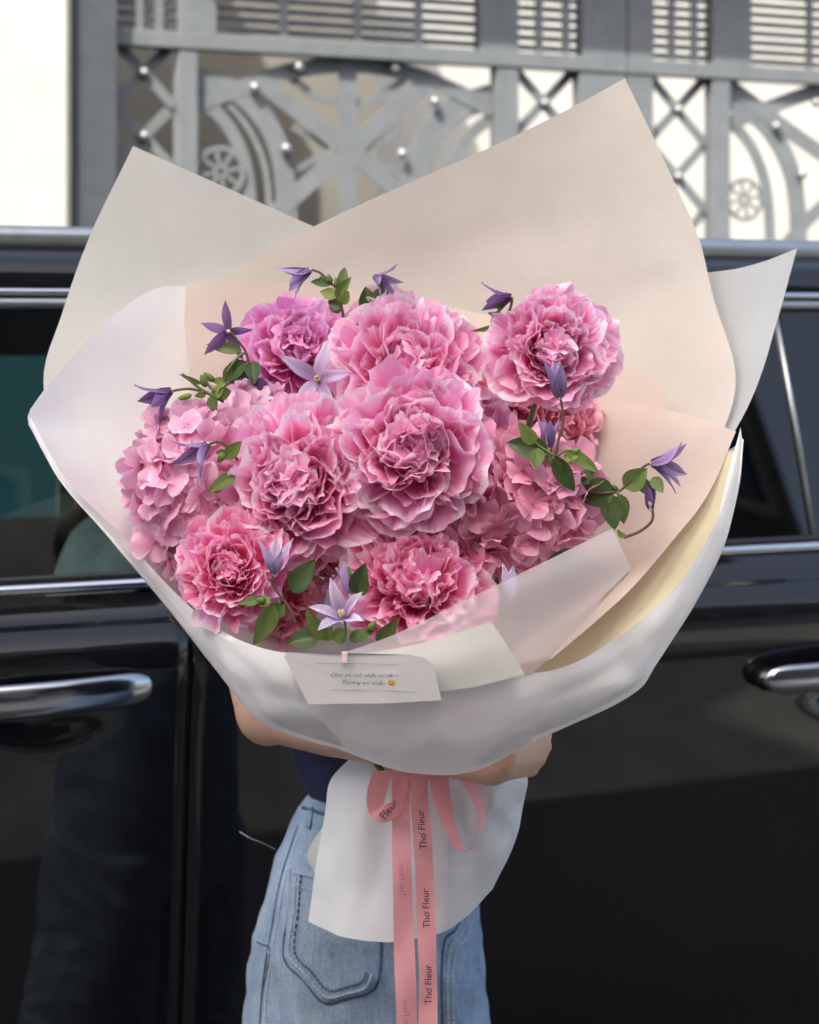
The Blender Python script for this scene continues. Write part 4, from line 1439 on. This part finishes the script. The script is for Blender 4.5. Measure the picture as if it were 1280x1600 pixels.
def floret_mesh(seed, mat):
    rd_ = random.Random(seed)
    vs, fs, uv = [], [], []
    n, m = 5, 6
    for k in range(4):
        an = k * PI / 2 + rd_.gauss(0, 0.14)
        L = rd_.uniform(0.85, 1.1)
        W = rd_.uniform(0.50, 0.64)
        tilt = rd_.uniform(-0.25, 0.55)
        cup = rd_.uniform(-0.7, 0.7)
        tw = rd_.uniform(-0.5, 0.5)
        ph = rd_.uniform(0, 6.28)
        b = len(vs)
        ca, sa = math.cos(an), math.sin(an)
        for i in range(n + 1):
            s = i / n
            for j in range(m + 1):
                t = -1 + 2 * j / m
                ll = s * (1 - 0.26 * abs(t) ** 2.2)
                wd = W * (0.16 + 0.84 * math.sin(min(1, ll * 1.15) * PI * 0.62) ** 0.9)
                r_ = 0.05 + L * ll
                y = t * wd
                z = tilt * r_ * r_ + cup * y * y + tw * y * s + 0.09 * math.sin(4.5 * t + ph) * s * s + 0.05 * math.sin(7 * s + ph) * abs(t) + 0.012 * k
                vs.append((r_ * ca - y * sa, r_ * sa + y * ca, z))
                uv.append((t * 0.5 + 0.5, 0.1 + 0.88 * max(s * (0.85 + 0.15 * abs(t)), abs(t) ** 4 * 0.95 * min(1, s * 2))))
        fs += grid_faces(n + 1, m + 1, b)
    eye = MB().ball((0, 0, 0.05), 0.07, 6, 4)
    b = len(vs)
    vs += eye.v
    uv += [(0.5, 0.2)] * len(eye.v)
    fs += [tuple(b + i for i in f) for f in eye.f]
    me = mesh('floret', vs, fs, True, uv)
    me.materials.append(mat)
    return me


FSETS = {k: [floret_mesh(7 * i + 1, M[k]) for i in range(7)] for k in ('hydrangea_pink', 'hydrangea_rose', 'hydrangea_pale')}


def hydrangea(px, py, rx, ry, Y, dep, axis, seed, kind, n, label, fl=31):
    rd_ = random.Random(seed)
    c = P(px, py, Y)
    root = empty('hydrangea', c, label, 'flower', 'hydrangea heads of the bouquet')
    k = Y / FPX
    ax = Vector(axis).normalized()
    MB().ball((0, 0, 0), 0.78, 14, 10, (rx * k, dep * 0.95, ry * k)).build('flower_base', M['flower_core'], root, smooth=True)
    i = 0
    placed = 0
    while placed < n and i < n * 4:
        z = 1 - 2 * (i + 0.5) / (n * 1.55)
        i += 1
        if z < -1: break
        a = i * 2.39996
        r_ = math.sqrt(1 - z * z)
        d = Vector((r_ * math.cos(a), r_ * math.sin(a), z))
        d = ax.to_track_quat('Z', 'Y') @ d
        if d.dot(ax) < -0.28: continue
        jj = rd_.uniform(0.88, 1.06)
        p = Vector((d.x * rx * k, d.y * dep, d.z * ry * k)) * jj
        nrm = Vector((d.x / (rx * k), d.y / dep, d.z / (ry * k))).normalized()
        nrm = (nrm + Vector((rd_.gauss(0, 0.42), rd_.gauss(0, 0.42), rd_.gauss(0, 0.42)))).normalized()
        s = fl * k * rd_.uniform(0.8, 1.15)
        m = Matrix.Translation(p) @ nrm.to_track_quat('Z', 'Y').to_matrix().to_4x4() @ Matrix.Rotation(rd_.uniform(0, 6.28), 4, 'Z') @ Matrix.Diagonal((s, s, s, 1))
        o = link('floret', rd_.choice(FSETS[kind]), root)
        o.matrix_basis = m
        placed += 1
    stem_into(root, Matrix.Translation(c), c + Vector((0, 0.03, -0.03)), root, rad=0.003)
    return root


hydrangea(300, 765, 86, 122, 1.85, 0.055, (-0.25, -1, 0.15), 2, 'hydrangea_pink', 120, 'big pink hydrangea head at the left edge of the flowers')
hydrangea(805, 785, 118, 98, 1.835, 0.055, (0.15, -1, 0.25), 4, 'hydrangea_rose', 120, 'dusky pink hydrangea head right of the largest peony')
hydrangea(388, 668, 62, 58, 1.90, 0.045, (-0.1, -1, 0.4), 6, 'hydrangea_pale', 55, 'pale pink hydrangea head below the mauve peony at upper left')
hydrangea(560, 850, 95, 70, 1.895, 0.045, (0, -1, 0.1), 9, 'hydrangea_rose', 60, 'shaded pink hydrangea deep under the middle peonies')
hydrangea(745, 690, 60, 70, 1.93, 0.05, (0, -1, 0.2), 10, 'hydrangea_pink', 45, 'small pink hydrangea showing just right of the largest peony')


def leaf_mesh(seed, fold=0.25, droop=0.25, wave=0.03):
    rd_ = random.Random(seed)
    n, m = 8, 6
    vs, uv = [], []
    ph = rd_.uniform(0, 6)
    for i in range(n + 1):
        s = i / n
        wd = 0.5 * (math.sin(PI * min(1, s ** 0.72)) ** 0.85 if 0 < s < 1 else 0.0) + 0.012 * (1 - s)
        for j in range(m + 1):
            t = -1 + 2 * j / m
            y = t * wd
            x = fold * abs(y) - droop * s * s + wave * math.sin(9 * s + ph) * abs(t)
            vs.append((x, y, s))
            uv.append((t * 0.5 + 0.5, s))
    return mesh('leaf', vs, grid_faces(n + 1, m + 1), True, uv)


LEAVES = {}
for k in ('leaf', 'leaf_dark', 'leaf_bright'):
    LEAVES[k] = []
    for i in range(4):
        me = leaf_mesh(i, 0.15 + 0.12 * i, 0.10 + 0.1 * (i % 3))
        me.materials.append(M[k])
        LEAVES[k].append(me)


def sepal_mesh(seed, W, bend, fold, mat):
    rd_ = random.Random(seed)
    n, m = 9, 4
    vs, uv = [], []
    ph = rd_.uniform(0, 6)
    K = 40
    xs, zs = [0.0], [0.0]
    for k in range(K + 1):
        a = bend * (k / K) ** 1.6
        xs.append(xs[-1] + math.sin(a) / K)
        zs.append(zs[-1] + math.cos(a) / K)
    for i in range(n + 1):
        s = i / n
        wd = W * (math.sin(PI * min(1, (0.10 + 0.90 * s) ** 0.85)) ** 0.9 if s < 1 else 0.0) + 0.004
        for j in range(m + 1):
            t = -1 + 2 * j / m
            y = t * wd
            x = xs[int(s * K)] - fold * abs(y) + 0.02 * math.sin(8 * s + ph) * t + 0.012 * math.cos(t * 2 * PI)
            vs.append((x, y, zs[int(s * K)]))
            uv.append((t * 0.5 + 0.5, s * 0.85 + 0.12 * abs(t)))
    me = mesh('sepal', vs, grid_faces(n + 1, m + 1), True, uv)
    me.materials.append(mat)
    return me


SEP = {}
for k in ('clematis', 'clematis_dark', 'clematis_pale'):
    SEP[k] = {'bell': [sepal_mesh(i, 0.16, 0.45, 0.5, M[k]) for i in range(4)],
              'star': [sepal_mesh(i + 9, 0.155, 0.30, 0.25, M[k]) for i in range(4)],
              'cup': [sepal_mesh(i + 20, 0.19, -0.25, 0.55, M[k]) for i in range(4)]}

rq = random.Random(77)


def sprig(label, Y, stems=(), flowers=(), leaves=(), buds=()):
    """One cut length of clematis: its stems, flowers (each with its sepals), buds and leaves."""
    first = stems[0][0] if stems else (flowers[0][0] if flowers else leaves[0][0])
    rt = P(first[0], first[1], Y)
    root = empty('clematis_sprig', rt, label, 'flower sprig', 'clematis sprigs of the bouquet')

    def pt(p): return P(p[0], p[1], Y + (p[2] if len(p) > 2 else 0.0))
    for st in stems:
        pts = curve([pt(p) for p in st], 6 * (len(st) - 1))
        mb = MB()
        mb.tube([p - rt for p in pts], [lerp(0.0015, 0.0011, i / (len(pts) - 1)) for i in range(len(pts))], 6)
        mb.build('stem', M['stem_brown'] if len(st) > 3 else M['stem_green'], root, smooth=True)
    for (b, tip, nd, kind, shape, ns, spread, dz) in flowers:
        base = pt(b)
        tp = P(tip[0], tip[1], base.y + dz)
        ax = (tp - base)
        L = nd * 1.12 * base.y / FPX
        ax.normalize()
        q = ax.to_track_quat('Z', 'Y')
        fb = MB()
        fb.ball((0, 0, 0), 0.0022, 8, 6)
        for k in range(14):
            a = k * 2.4
            r_ = 0.0012 + 0.0004 * (k % 3)
            tz = (0.25 if shape != 'star' else 0.18) * L * rq.uniform(0.8, 1.1)
            fb.tube([(r_ * 0.4 * math.cos(a), r_ * 0.4 * math.sin(a), 0), (r_ * 1.4 * math.cos(a), r_ * 1.4 * math.sin(a), tz)], [0.0005, 0.0009], 5)
        f = fb.build('flower', M['stamen'], root, smooth=True)
        f.rotation_mode = 'QUATERNION'
        f.location = base - rt
        f.rotation_quaternion = q
        a0 = rq.uniform(0, 6.28)
        for k in range(ns):
            an = a0 + 2 * PI * k / ns + rq.gauss(0, 0.12)
            m = Matrix.Rotation(an, 4, 'Z') @ Matrix.Translation((0.0015, 0, -0.001 + 0.0006 * (k % 2))) @ Matrix.Rotation(R(spread) + rq.gauss(0, 0.10), 4, 'Y')
            l = L * rq.uniform(0.88, 1.1)
            m = m @ Matrix.Diagonal((l, l * rq.uniform(0.9, 1.2), l, 1))
            o = link('sepal', rq.choice(SEP[kind][shape]), f)
            o.matrix_basis = m
    for (b, tip, wd, kind, nz) in leaves:
        base = pt(b)
        tp = P(tip[0], tip[1], base.y + rq.uniform(-0.012, 0.012))
        L = (tp - base).length
        nrm = Vector((rq.gauss(0, 0.35), -1, 0.5 * nz + rq.gauss(0, 0.25)))
        m = frame(base - rt, tp - rt, nrm) @ Matrix.Diagonal((L * 0.6, wd * base.y / FPX, L, 1))
        o = link('leaf', rq.choice(LEAVES[kind]), root)
        o.matrix_basis = m
    for (b, tip, wd, kind) in buds:
        base, tp = pt(b), pt(tip)
        n = 9
        pts = [base.lerp(tp, i / n) - rt for i in range(n + 1)]
        w_ = wd * base.y / FPX / 2
        MB().tube(pts, [w_ * (0.25 + 0.75 * math.sin(PI * min(1, (i / n) ** 0.7)) ** 0.8) if i < n else w_ * 0.05 for i in range(n + 1)], 8).build('bud', M[kind], root, smooth=True)


sprig('nodding mauve clematis at the very top left with a tuft of green leaves', 1.90,
      [[(538, 505), (534, 480), (528, 455), (515, 440), (500, 426), (485, 421)], [(528, 455), (540, 437)], [(515, 440), (500, 432)]],
      [((484, 422), (440, 445), 52, 'clematis', 'bell', 5, 28, -0.006)],
      [((528, 452), (543, 416), 22, 'leaf', 0), ((526, 462), (500, 455), 20, 'leaf_bright', 1), ((528, 470), (548, 432), 20, 'leaf', 0), ((520, 445), (484, 438), 17, 'leaf', 1),
       ((534, 480), (512, 470), 20, 'leaf_dark', 0), ((532, 475), (545, 455), 18, 'leaf_bright', 0), ((530, 490), (518, 466), 22, 'leaf', 1)],
      [((517, 443), (513, 428), 10, 'leaf'), ((527, 448), (524, 433), 8, 'leaf_bright')])
sprig('purple bell clematis behind the open peony at top middle', 1.90,
      [[(590, 500), (592, 470), (597, 445), (590, 432)], [(592, 470), (612, 466), (626, 464)]],
      [((585, 432), (618, 448), 42, 'clematis', 'bell', 5, 28, -0.01)],
      [((575, 490), (572, 447), 30, 'leaf_dark', 0), ((592, 482), (598, 446), 34, 'leaf', 0), ((585, 490), (556, 505), 26, 'leaf_dark', 1), ((618, 462), (655, 480), 18, 'leaf', 0)],
      [((612, 468), (624, 459), 10, 'leaf')])
sprig('small dark clematis seen from behind at the left over the peach paper', 1.885,
      [[(392, 600), (390, 575), (384, 550), (370, 530), (358, 517)], [(384, 550), (370, 560), (352, 585)], [(390, 575), (370, 590), (345, 608), (335, 625)]],
      [((357, 518), (345, 524), 42, 'clematis_dark', 'star', 5, 72, 0.02)],
      [((378, 547), (322, 538), 20, 'leaf', 1), ((352, 598), (380, 562), 30, 'leaf', 0), ((386, 565), (345, 600), 28, 'leaf_dark', 0), ((395, 565), (398, 600), 26, 'leaf_dark', 0),
       ((392, 575), (382, 612), 22, 'leaf_dark', 0), ((360, 600), (328, 592), 15, 'leaf', 0)],
      [((335, 596), (318, 582), 11, 'leaf'), ((406, 590), (408, 628), 26, 'clematis_dark')])
sprig('violet clematis reaching furthest left over white paper', 1.835,
      [[(350, 628), (325, 615), (300, 608), (280, 609), (266, 612)], [(335, 620), (310, 605), (285, 584)], [(335, 612), (325, 600), (318, 585)]],
      [((268, 610), (218, 640), 58, 'clematis_dark', 'bell', 4, 30, -0.01)],
      [((335, 625), (350, 597), 20, 'leaf_bright', 0), ((330, 618), (337, 645), 22, 'leaf', 0), ((322, 612), (305, 620), 14, 'leaf_bright', 0), ((340, 615), (362, 612), 22, 'leaf', 0), ((316, 600), (280, 585), 8, 'leaf', 0)],
      [((300, 617), (276, 624), 10, 'leaf_bright'), ((322, 605), (314, 585), 12, 'leaf')])
sprig('lilac clematis drooping in front of the left hydrangea', 1.785,
      [[(372, 720), (358, 700), (342, 690), (325, 695)]],
      [((325, 694), (292, 726), 58, 'clematis', 'bell', 4, 26, -0.012)],
      [((352, 716), (377, 690), 22, 'leaf', 0), ((368, 745), (324, 766), 24, 'leaf', 1), ((348, 700), (338, 712), 12, 'leaf_bright', 0)],
      [((352, 708), (340, 722), 13, 'leaf_bright')])
sprig('pale lilac star clematis facing out between the upper peonies', 1.862,
      [[(500, 640), (505, 620), (497, 596)]],
      [((496, 592), (492, 586), 54, 'clematis_pale', 'star', 5, 78, -0.03)],
      [((460, 640), (402, 634), 26, 'leaf', 1), ((474, 640), (474, 600), 22, 'leaf_bright', 0), ((482, 648), (498, 630), 20, 'leaf_bright', 1), ((470, 645), (440, 650), 22, 'leaf', 1), ((520, 625), (505, 602), 16, 'leaf_dark', 0)],
      [((468, 645), (462, 628), 9, 'leaf_bright')])
sprig('dark plum clematis tucked behind the upper right peony', 1.89,
      [[(790, 500), (798, 480), (800, 466), (796, 463)]],
      [((800, 464), (762, 472), 54, 'clematis_dark', 'bell', 4, 24, 0.006)],
      [((786, 482), (774, 466), 18, 'leaf', 0), ((778, 510), (738, 518), 9, 'leaf', 0), ((788, 500), (765, 488), 14, 'leaf_dark', 0), ((785, 552), (756, 540), 14, 'leaf', 1)])
sprig('upright violet clematis on a tall stem before the upper right peony', 1.775,
      [[(868, 712), (872, 690), (880, 660), (879, 640), (876, 622)], [(868, 712), (850, 702), (835, 690)], [(868, 712), (885, 704), (902, 706)]],
      [((875, 622), (868, 566), 60, 'clematis', 'cup', 4, 20, -0.004)],
      [((836, 692), (811, 660), 24, 'leaf_bright', 0), ((840, 700), (838, 732), 24, 'leaf', 0), ((858, 708), (790, 690), 38, 'leaf_dark', 1), ((868, 712), (898, 770), 30, 'leaf_dark', 0),
       ((885, 708), (940, 736), 24, 'leaf_bright', 1), ((880, 715), (905, 712), 16, 'leaf_bright', 0), ((862, 716), (880, 738), 20, 'leaf', 0)],
      [((894, 706), (908, 702), 10, 'leaf_bright')])
sprig('small violet clematis cup behind the tall stem at right', 1.80,
      [[(858, 725), (858, 712), (857, 700)]],
      [((857, 700), (856, 650), 46, 'clematis', 'cup', 4, 24, 0.0)],
      [((862, 715), (830, 690), 26, 'leaf_dark', 0)])
sprig('violet clematis pointing right over peach paper with a hanging bud', 1.80,
      [[(880, 740), (900, 760), (930, 770), (965, 768), (985, 752), (1005, 730), (1020, 722)], [(965, 768), (972, 790)], [(975, 840), (1000, 830), (1018, 815), (1020, 800), (1016, 792)]],
      [((1018, 724), (1062, 728), 60, 'clematis', 'bell', 5, 27, -0.006), ((1017, 796), (1016, 748), 42, 'clematis_dark', 'cup', 4, 4, 0.0)],
      [((962, 768), (895, 772), 46, 'leaf_dark', 1), ((950, 772), (962, 828), 36, 'leaf_dark', 0), ((970, 772), (975, 820), 24, 'leaf', 0), ((975, 762), (1012, 732), 36, 'leaf', 0),
       ((1000, 745), (1012, 775), 26, 'leaf', 0), ((1020, 745), (1036, 770), 20, 'leaf', 0), ((965, 830), (980, 838), 14, 'leaf_bright', 0), ((902, 755), (930, 735), 22, 'leaf', 0)],
      [((966, 766), (956, 758), 8, 'leaf')])
sprig('pale violet clematis cup beside the small lower left peony', 1.742,
      [[(462, 975), (452, 950), (437, 930), (425, 910), (428, 898)]],
      [((428, 897), (432, 836), 56, 'clematis_pale', 'cup', 5, 27, -0.012)],
      [((455, 925), (492, 874), 36, 'leaf_dark', 0), ((408, 938), (372, 942), 18, 'leaf', 1), ((428, 945), (398, 1010), 34, 'leaf', 0), ((445, 945), (416, 965), 28, 'leaf', 0), ((420, 932), (405, 948), 18, 'leaf_bright', 0)],
      [((416, 940), (400, 936), 13, 'leaf')])
sprig('large lilac star clematis at the bottom rim above the card', 1.735,
      [[(535, 1002), (540, 980), (535, 955)], [(548, 900), (545, 885)]],
      [((536, 965), (524, 932), 54, 'clematis_pale', 'bell', 5, 44, -0.022), ((548, 930), (535, 884), 46, 'clematis', 'cup', 3, 14, 0.012)],
      [((510, 1000), (478, 956), 26, 'leaf', 0), ((500, 995), (448, 1002), 36, 'leaf_dark', 1), ((560, 930), (570, 880), 34, 'leaf_dark', 0), ((520, 1000), (545, 985), 26, 'leaf_bright', 1), ((545, 1000), (585, 985), 24, 'leaf', 1),
       ((590, 1005), (622, 968), 26, 'leaf', 0), ((505, 1000), (520, 980), 22, 'leaf_bright', 1)],
      [((575, 985), (588, 970), 12, 'leaf_bright')])
sprig('lavender clematis blurred behind the see-through paper flap', 1.755,
      [[(800, 960), (800, 945), (798, 930)]],
      [((799, 940), (795, 895), 50, 'clematis_pale', 'cup', 4, 16, 0.0)],
      [((780, 975), (800, 950), 22, 'leaf', 0), ((850, 890), (905, 855), 26, 'leaf_dark', 1)])

# ------------------------------------------------------------------ ribbon
rb_root = empty('ribbon_bow', P(655, 1200, 1.94), 'pink satin ribbon bow with printed tails tied below the bouquet', 'ribbon')
RO = rb_root.location.copy()


def ribbon(name, pts, n=30):
    """pts: (left px, left py, left Y, right px, right py, right Y)"""
    L = curve([P(*p[:3]) for p in pts], n)
    Rr = curve([P(*p[3:]) for p in pts], n)
    vs, uv = [], []
    for i in range(n + 1):
        for j in range(5):
            vs.append(L[i].lerp(Rr[i], j / 4) - RO)
            uv.append((j / 4, i / n))
    return link(name, mesh(name, vs, grid_faces(n + 1, 5), True, uv), rb_root, M['ribbon'])


def tail_at(pts, py):
    for a, b in zip(pts, pts[1:]):
        if a[1] <= py <= b[1]:
            t = (py - a[1]) / (b[1] - a[1])
            return [lerp(a[i], b[i], t) for i in range(6)]
    return list(pts[-1])


t1 = [(612, 1200, 1.930, 641, 1200, 1.930), (613, 1262, 1.924, 641, 1262, 1.926), (613, 1330, 1.918, 643, 1330, 1.908), (615, 1420, 1.901, 645, 1420, 1.912), (616, 1500, 1.907, 649, 1500, 1.898), (620, 1600, 1.896, 652, 1600, 1.906), (622, 1750, 1.90, 654, 1750, 1.902)]
t2 = [(641, 1200, 1.926, 669, 1200, 1.926), (642, 1255, 1.916, 669, 1255, 1.923), (645, 1300, 1.915, 674, 1300, 1.910), (649, 1360, 1.901, 677, 1360, 1.911), (652, 1450, 1.906, 681, 1450, 1.898), (655, 1530, 1.896, 683, 1530, 1.903), (654, 1600, 1.902, 684, 1600, 1.896), (656, 1720, 1.898, 686, 1720, 1.899)]
tail1 = ribbon('tail', t1, 40)
tail2 = ribbon('tail', t2, 40)
# loops
ll = ribbon('loop', [(583, 1205, 1.925, 613, 1203, 1.930), (574, 1235, 1.915, 604, 1240, 1.920), (574, 1262, 1.905, 598, 1262, 1.910), (584, 1280, 1.898, 598, 1258, 1.900), (604, 1285, 1.897, 609, 1254, 1.899), (626, 1268, 1.905, 616, 1243, 1.909), (636, 1236, 1.918, 625, 1226, 1.920), (640, 1212, 1.925, 632, 1205, 1.926)], 40)
rl = ribbon('loop', [(668, 1204, 1.928, 700, 1204, 1.930), (678, 1250, 1.915, 704, 1245, 1.922), (694, 1295, 1.903, 712, 1288, 1.912), (708, 1322, 1.897, 722, 1322, 1.906), (726, 1330, 1.897, 735, 1328, 1.905), (745, 1312, 1.901, 747, 1306, 1.914), (757, 1280, 1.909, 746, 1272, 1.924), (750, 1240, 1.918, 733, 1240, 1.932), (732, 1206, 1.930, 706, 1206, 1.936)], 44)
MB().ball(P(668, 1200, 1.93) - RO, 0.011, 14, 9, (1.2, 0.8, 1)).build('knot', M['ribbon'], rb_root, smooth=True)


def horned():
    """The ribbon's lettering, the o with its horn drawn as a small hook."""
    a = max(v.co.x for v in text_mesh('Tho', 1.0).vertices)
    me = text_mesh('Tho Fleur', 1.0)
    vs = [v.co.copy() for v in me.vertices]
    fs = [tuple(p.vertices) for p in me.polygons]
    b = len(vs)
    for x, y in ((a - 0.10, 0.50), (a - 0.02, 0.47), (a + 0.05, 0.52), (a + 0.06, 0.62)):
        vs += [Vector((x - 0.035, y + 0.02, 0)), Vector((x + 0.035, y - 0.02, 0))]
    fs += [(b + 2 * i, b + 2 * i + 1, b + 2 * i + 3, b + 2 * i + 2) for i in range(3)]
    return mesh('lettering', vs, fs, False)


def ribbon_text(body, pts, py0, length, ink, parent, off=0.0006, flip=False):
    me = horned()
    xs = [v.co.x for v in me.vertices]
    ys = [v.co.y for v in me.vertices]
    k = length / (max(xs) - min(xs))
    x0 = min(xs)
    yc = 0.36
    for v in me.vertices:
        tx, ty = (v.co.x - x0) * k, (v.co.y - yc) * k
        py = py0 - tx
        e = tail_at(pts, py)
        wd = e[3] - e[0]
        cx = (e[0] + e[3]) / 2 + (ty if flip else -ty)
        f = (cx - e[0]) / wd
        Y = lerp(e[2], e[5], f)
        v.co = P(cx, py, Y) + Vector((0, -off - 0.0018, 0)) - RO
    me.update()
    o = link('lettering', me, parent, ink)
    return o


ribbon_text('Th\u01a1 Fleur', t2, 1326, 62, M['ribbon_ink'], tail2, 0.0012)
ribbon_text('Th\u01a1 Fleur', t2, 1449, 62, M['ribbon_ink'], tail2, 0.0008)
ribbon_text('Th\u01a1 Fleur', t2, 1568, 62, M['ribbon_ink'], tail2, 0.0008)
ribbon_text('Th\u01a1 Fleur', t1, 1400, 52, M['faint_ink'], tail1, 0.0008, flip=True)
ribbon_text('Th\u01a1 Fleur', t1, 1612, 52, M['faint_ink'], tail1, 0.0008, flip=True)
# word on the left loop
me = text_mesh('Fleur', 1.0)
xs = [v.co.x for v in me.vertices]
k = 34 / (max(xs) - min(xs))
for v in me.vertices:
    tx, ty = (v.co.x - min(xs)) * k, (v.co.y - 0.36) * k
    a = R(52)
    v.co = P(597 + tx * math.cos(a) - ty * math.sin(a), 1277 - tx * math.sin(a) - ty * math.cos(a), 1.8935 + 0.010 * (tx / 34)) - RO
me.update()
link('lettering', me, ll, M['ribbon_ink'])

# ------------------------------------------------------------------ card
card = empty('greeting_card', P(565, 1058, 1.675), 'white greeting card with two lines of script clipped to the front paper', 'card')
CO = card.location.copy()
cc = [(444, 1026), (450, 1019), (540, 1020), (640, 1023), (664, 1028), (678, 1040), (690, 1094), (600, 1099), (482, 1100)]


def cardP(x, y, off=0.0):
    return P(x, y, 1.6630 + 0.00003 * abs(x - 565) + (y - 1058) * 0.00003 - off)


vs = [cardP(x, y) - CO for x, y in cc] + [cardP(x, y, -0.0008) - CO for x, y in cc]
n = len(cc)
fs = [tuple(reversed(range(n))), tuple(range(n, 2 * n))] + [(i, (i + 1) % n, (i + 1) % n + n, i + n) for i in range(n)]
link('card_sheet', mesh('card_sheet', vs, fs, False), card, M['card'])


def card_text(body, x0, x1, y, slope, size=None):
    me = text_mesh(body, 1.0, 0.35)
    xs = [v.co.x for v in me.vertices]
    k = (x1 - x0) / (max(xs) - min(xs))
    for v in me.vertices:
        tx, ty = (v.co.x - min(xs)) * k, v.co.y * k * 0.85
        v.co = cardP(x0 + tx, y - ty + slope * tx, 0.0005) - CO
    me.update()
    link('lettering', me, card, M['ink'])


card_text('Ch\u00fac p\u00e9 sinh nh\u1eadt vui v\u1ebb ~', 517, 622, 1057, 0.01)
card_text('Th\u01b0\u01a1ng em nhi\u1ec1u', 535, 602, 1069, 0.012)


def card_bar(name, pts, wd, mat, off=0.0004):
    mb = MB()
    b = 0
    for x, y in pts: mb.v += [tuple(cardP(x, y - wd / 2, off) - CO), tuple(cardP(x, y + wd / 2, off) - CO)]
    mb.f += [(2 * i, 2 * i + 1, 2 * i + 3, 2 * i + 2) for i in range(len(pts) - 1)]
    return mb.build(name, mat, card)


card_bar('printed_line', [(496, 1036.5), (560, 1037), (624, 1038.5)], 0.9, M['grey_ink'])
card_bar('printed_line', [(517, 1078), (590, 1079), (652, 1082)], 0.9, M['grey_ink'])
em = MB()
em.v = [tuple(cardP(612 + 6.5 * math.cos(a * PI / 8), 1066.5 + 4.2 * math.sin(a * PI / 8) + 1.2 * math.cos(a * PI / 8), 0.0005) - CO) for a in range(16)]
em.f = [tuple(reversed(range(16)))]
em.build('printed_face', M['yellow_print'], card)
for ex, ey in ((609.5, 1064.8), (614.5, 1065.8)):
    d = MB()
    d.v = [tuple(cardP(ex + 1.0 * math.cos(a * PI / 4), ey + 1.0 * math.sin(a * PI / 4), 0.0009) - CO) for a in range(8)]
    d.f = [tuple(reversed(range(8)))]
    d.build('printed_eye', M['brown_print'], card)
card_bar('printed_mouth', [(608.5, 1068), (612, 1069.6), (615.5, 1069)], 1.0, M['brown_print'], 0.0009)
cl = MB()
cl.v = []
for x in (534, 545):
    pass
cb = MB().box(0, 0.0048, -0.0015, 0.0015, -0.0075, 0.002)
cbo = cb.build('clip', M['clip_pink'], card, bevel=0.0008)
cbo.location = cardP(534, 1022, 0.0022) - CO
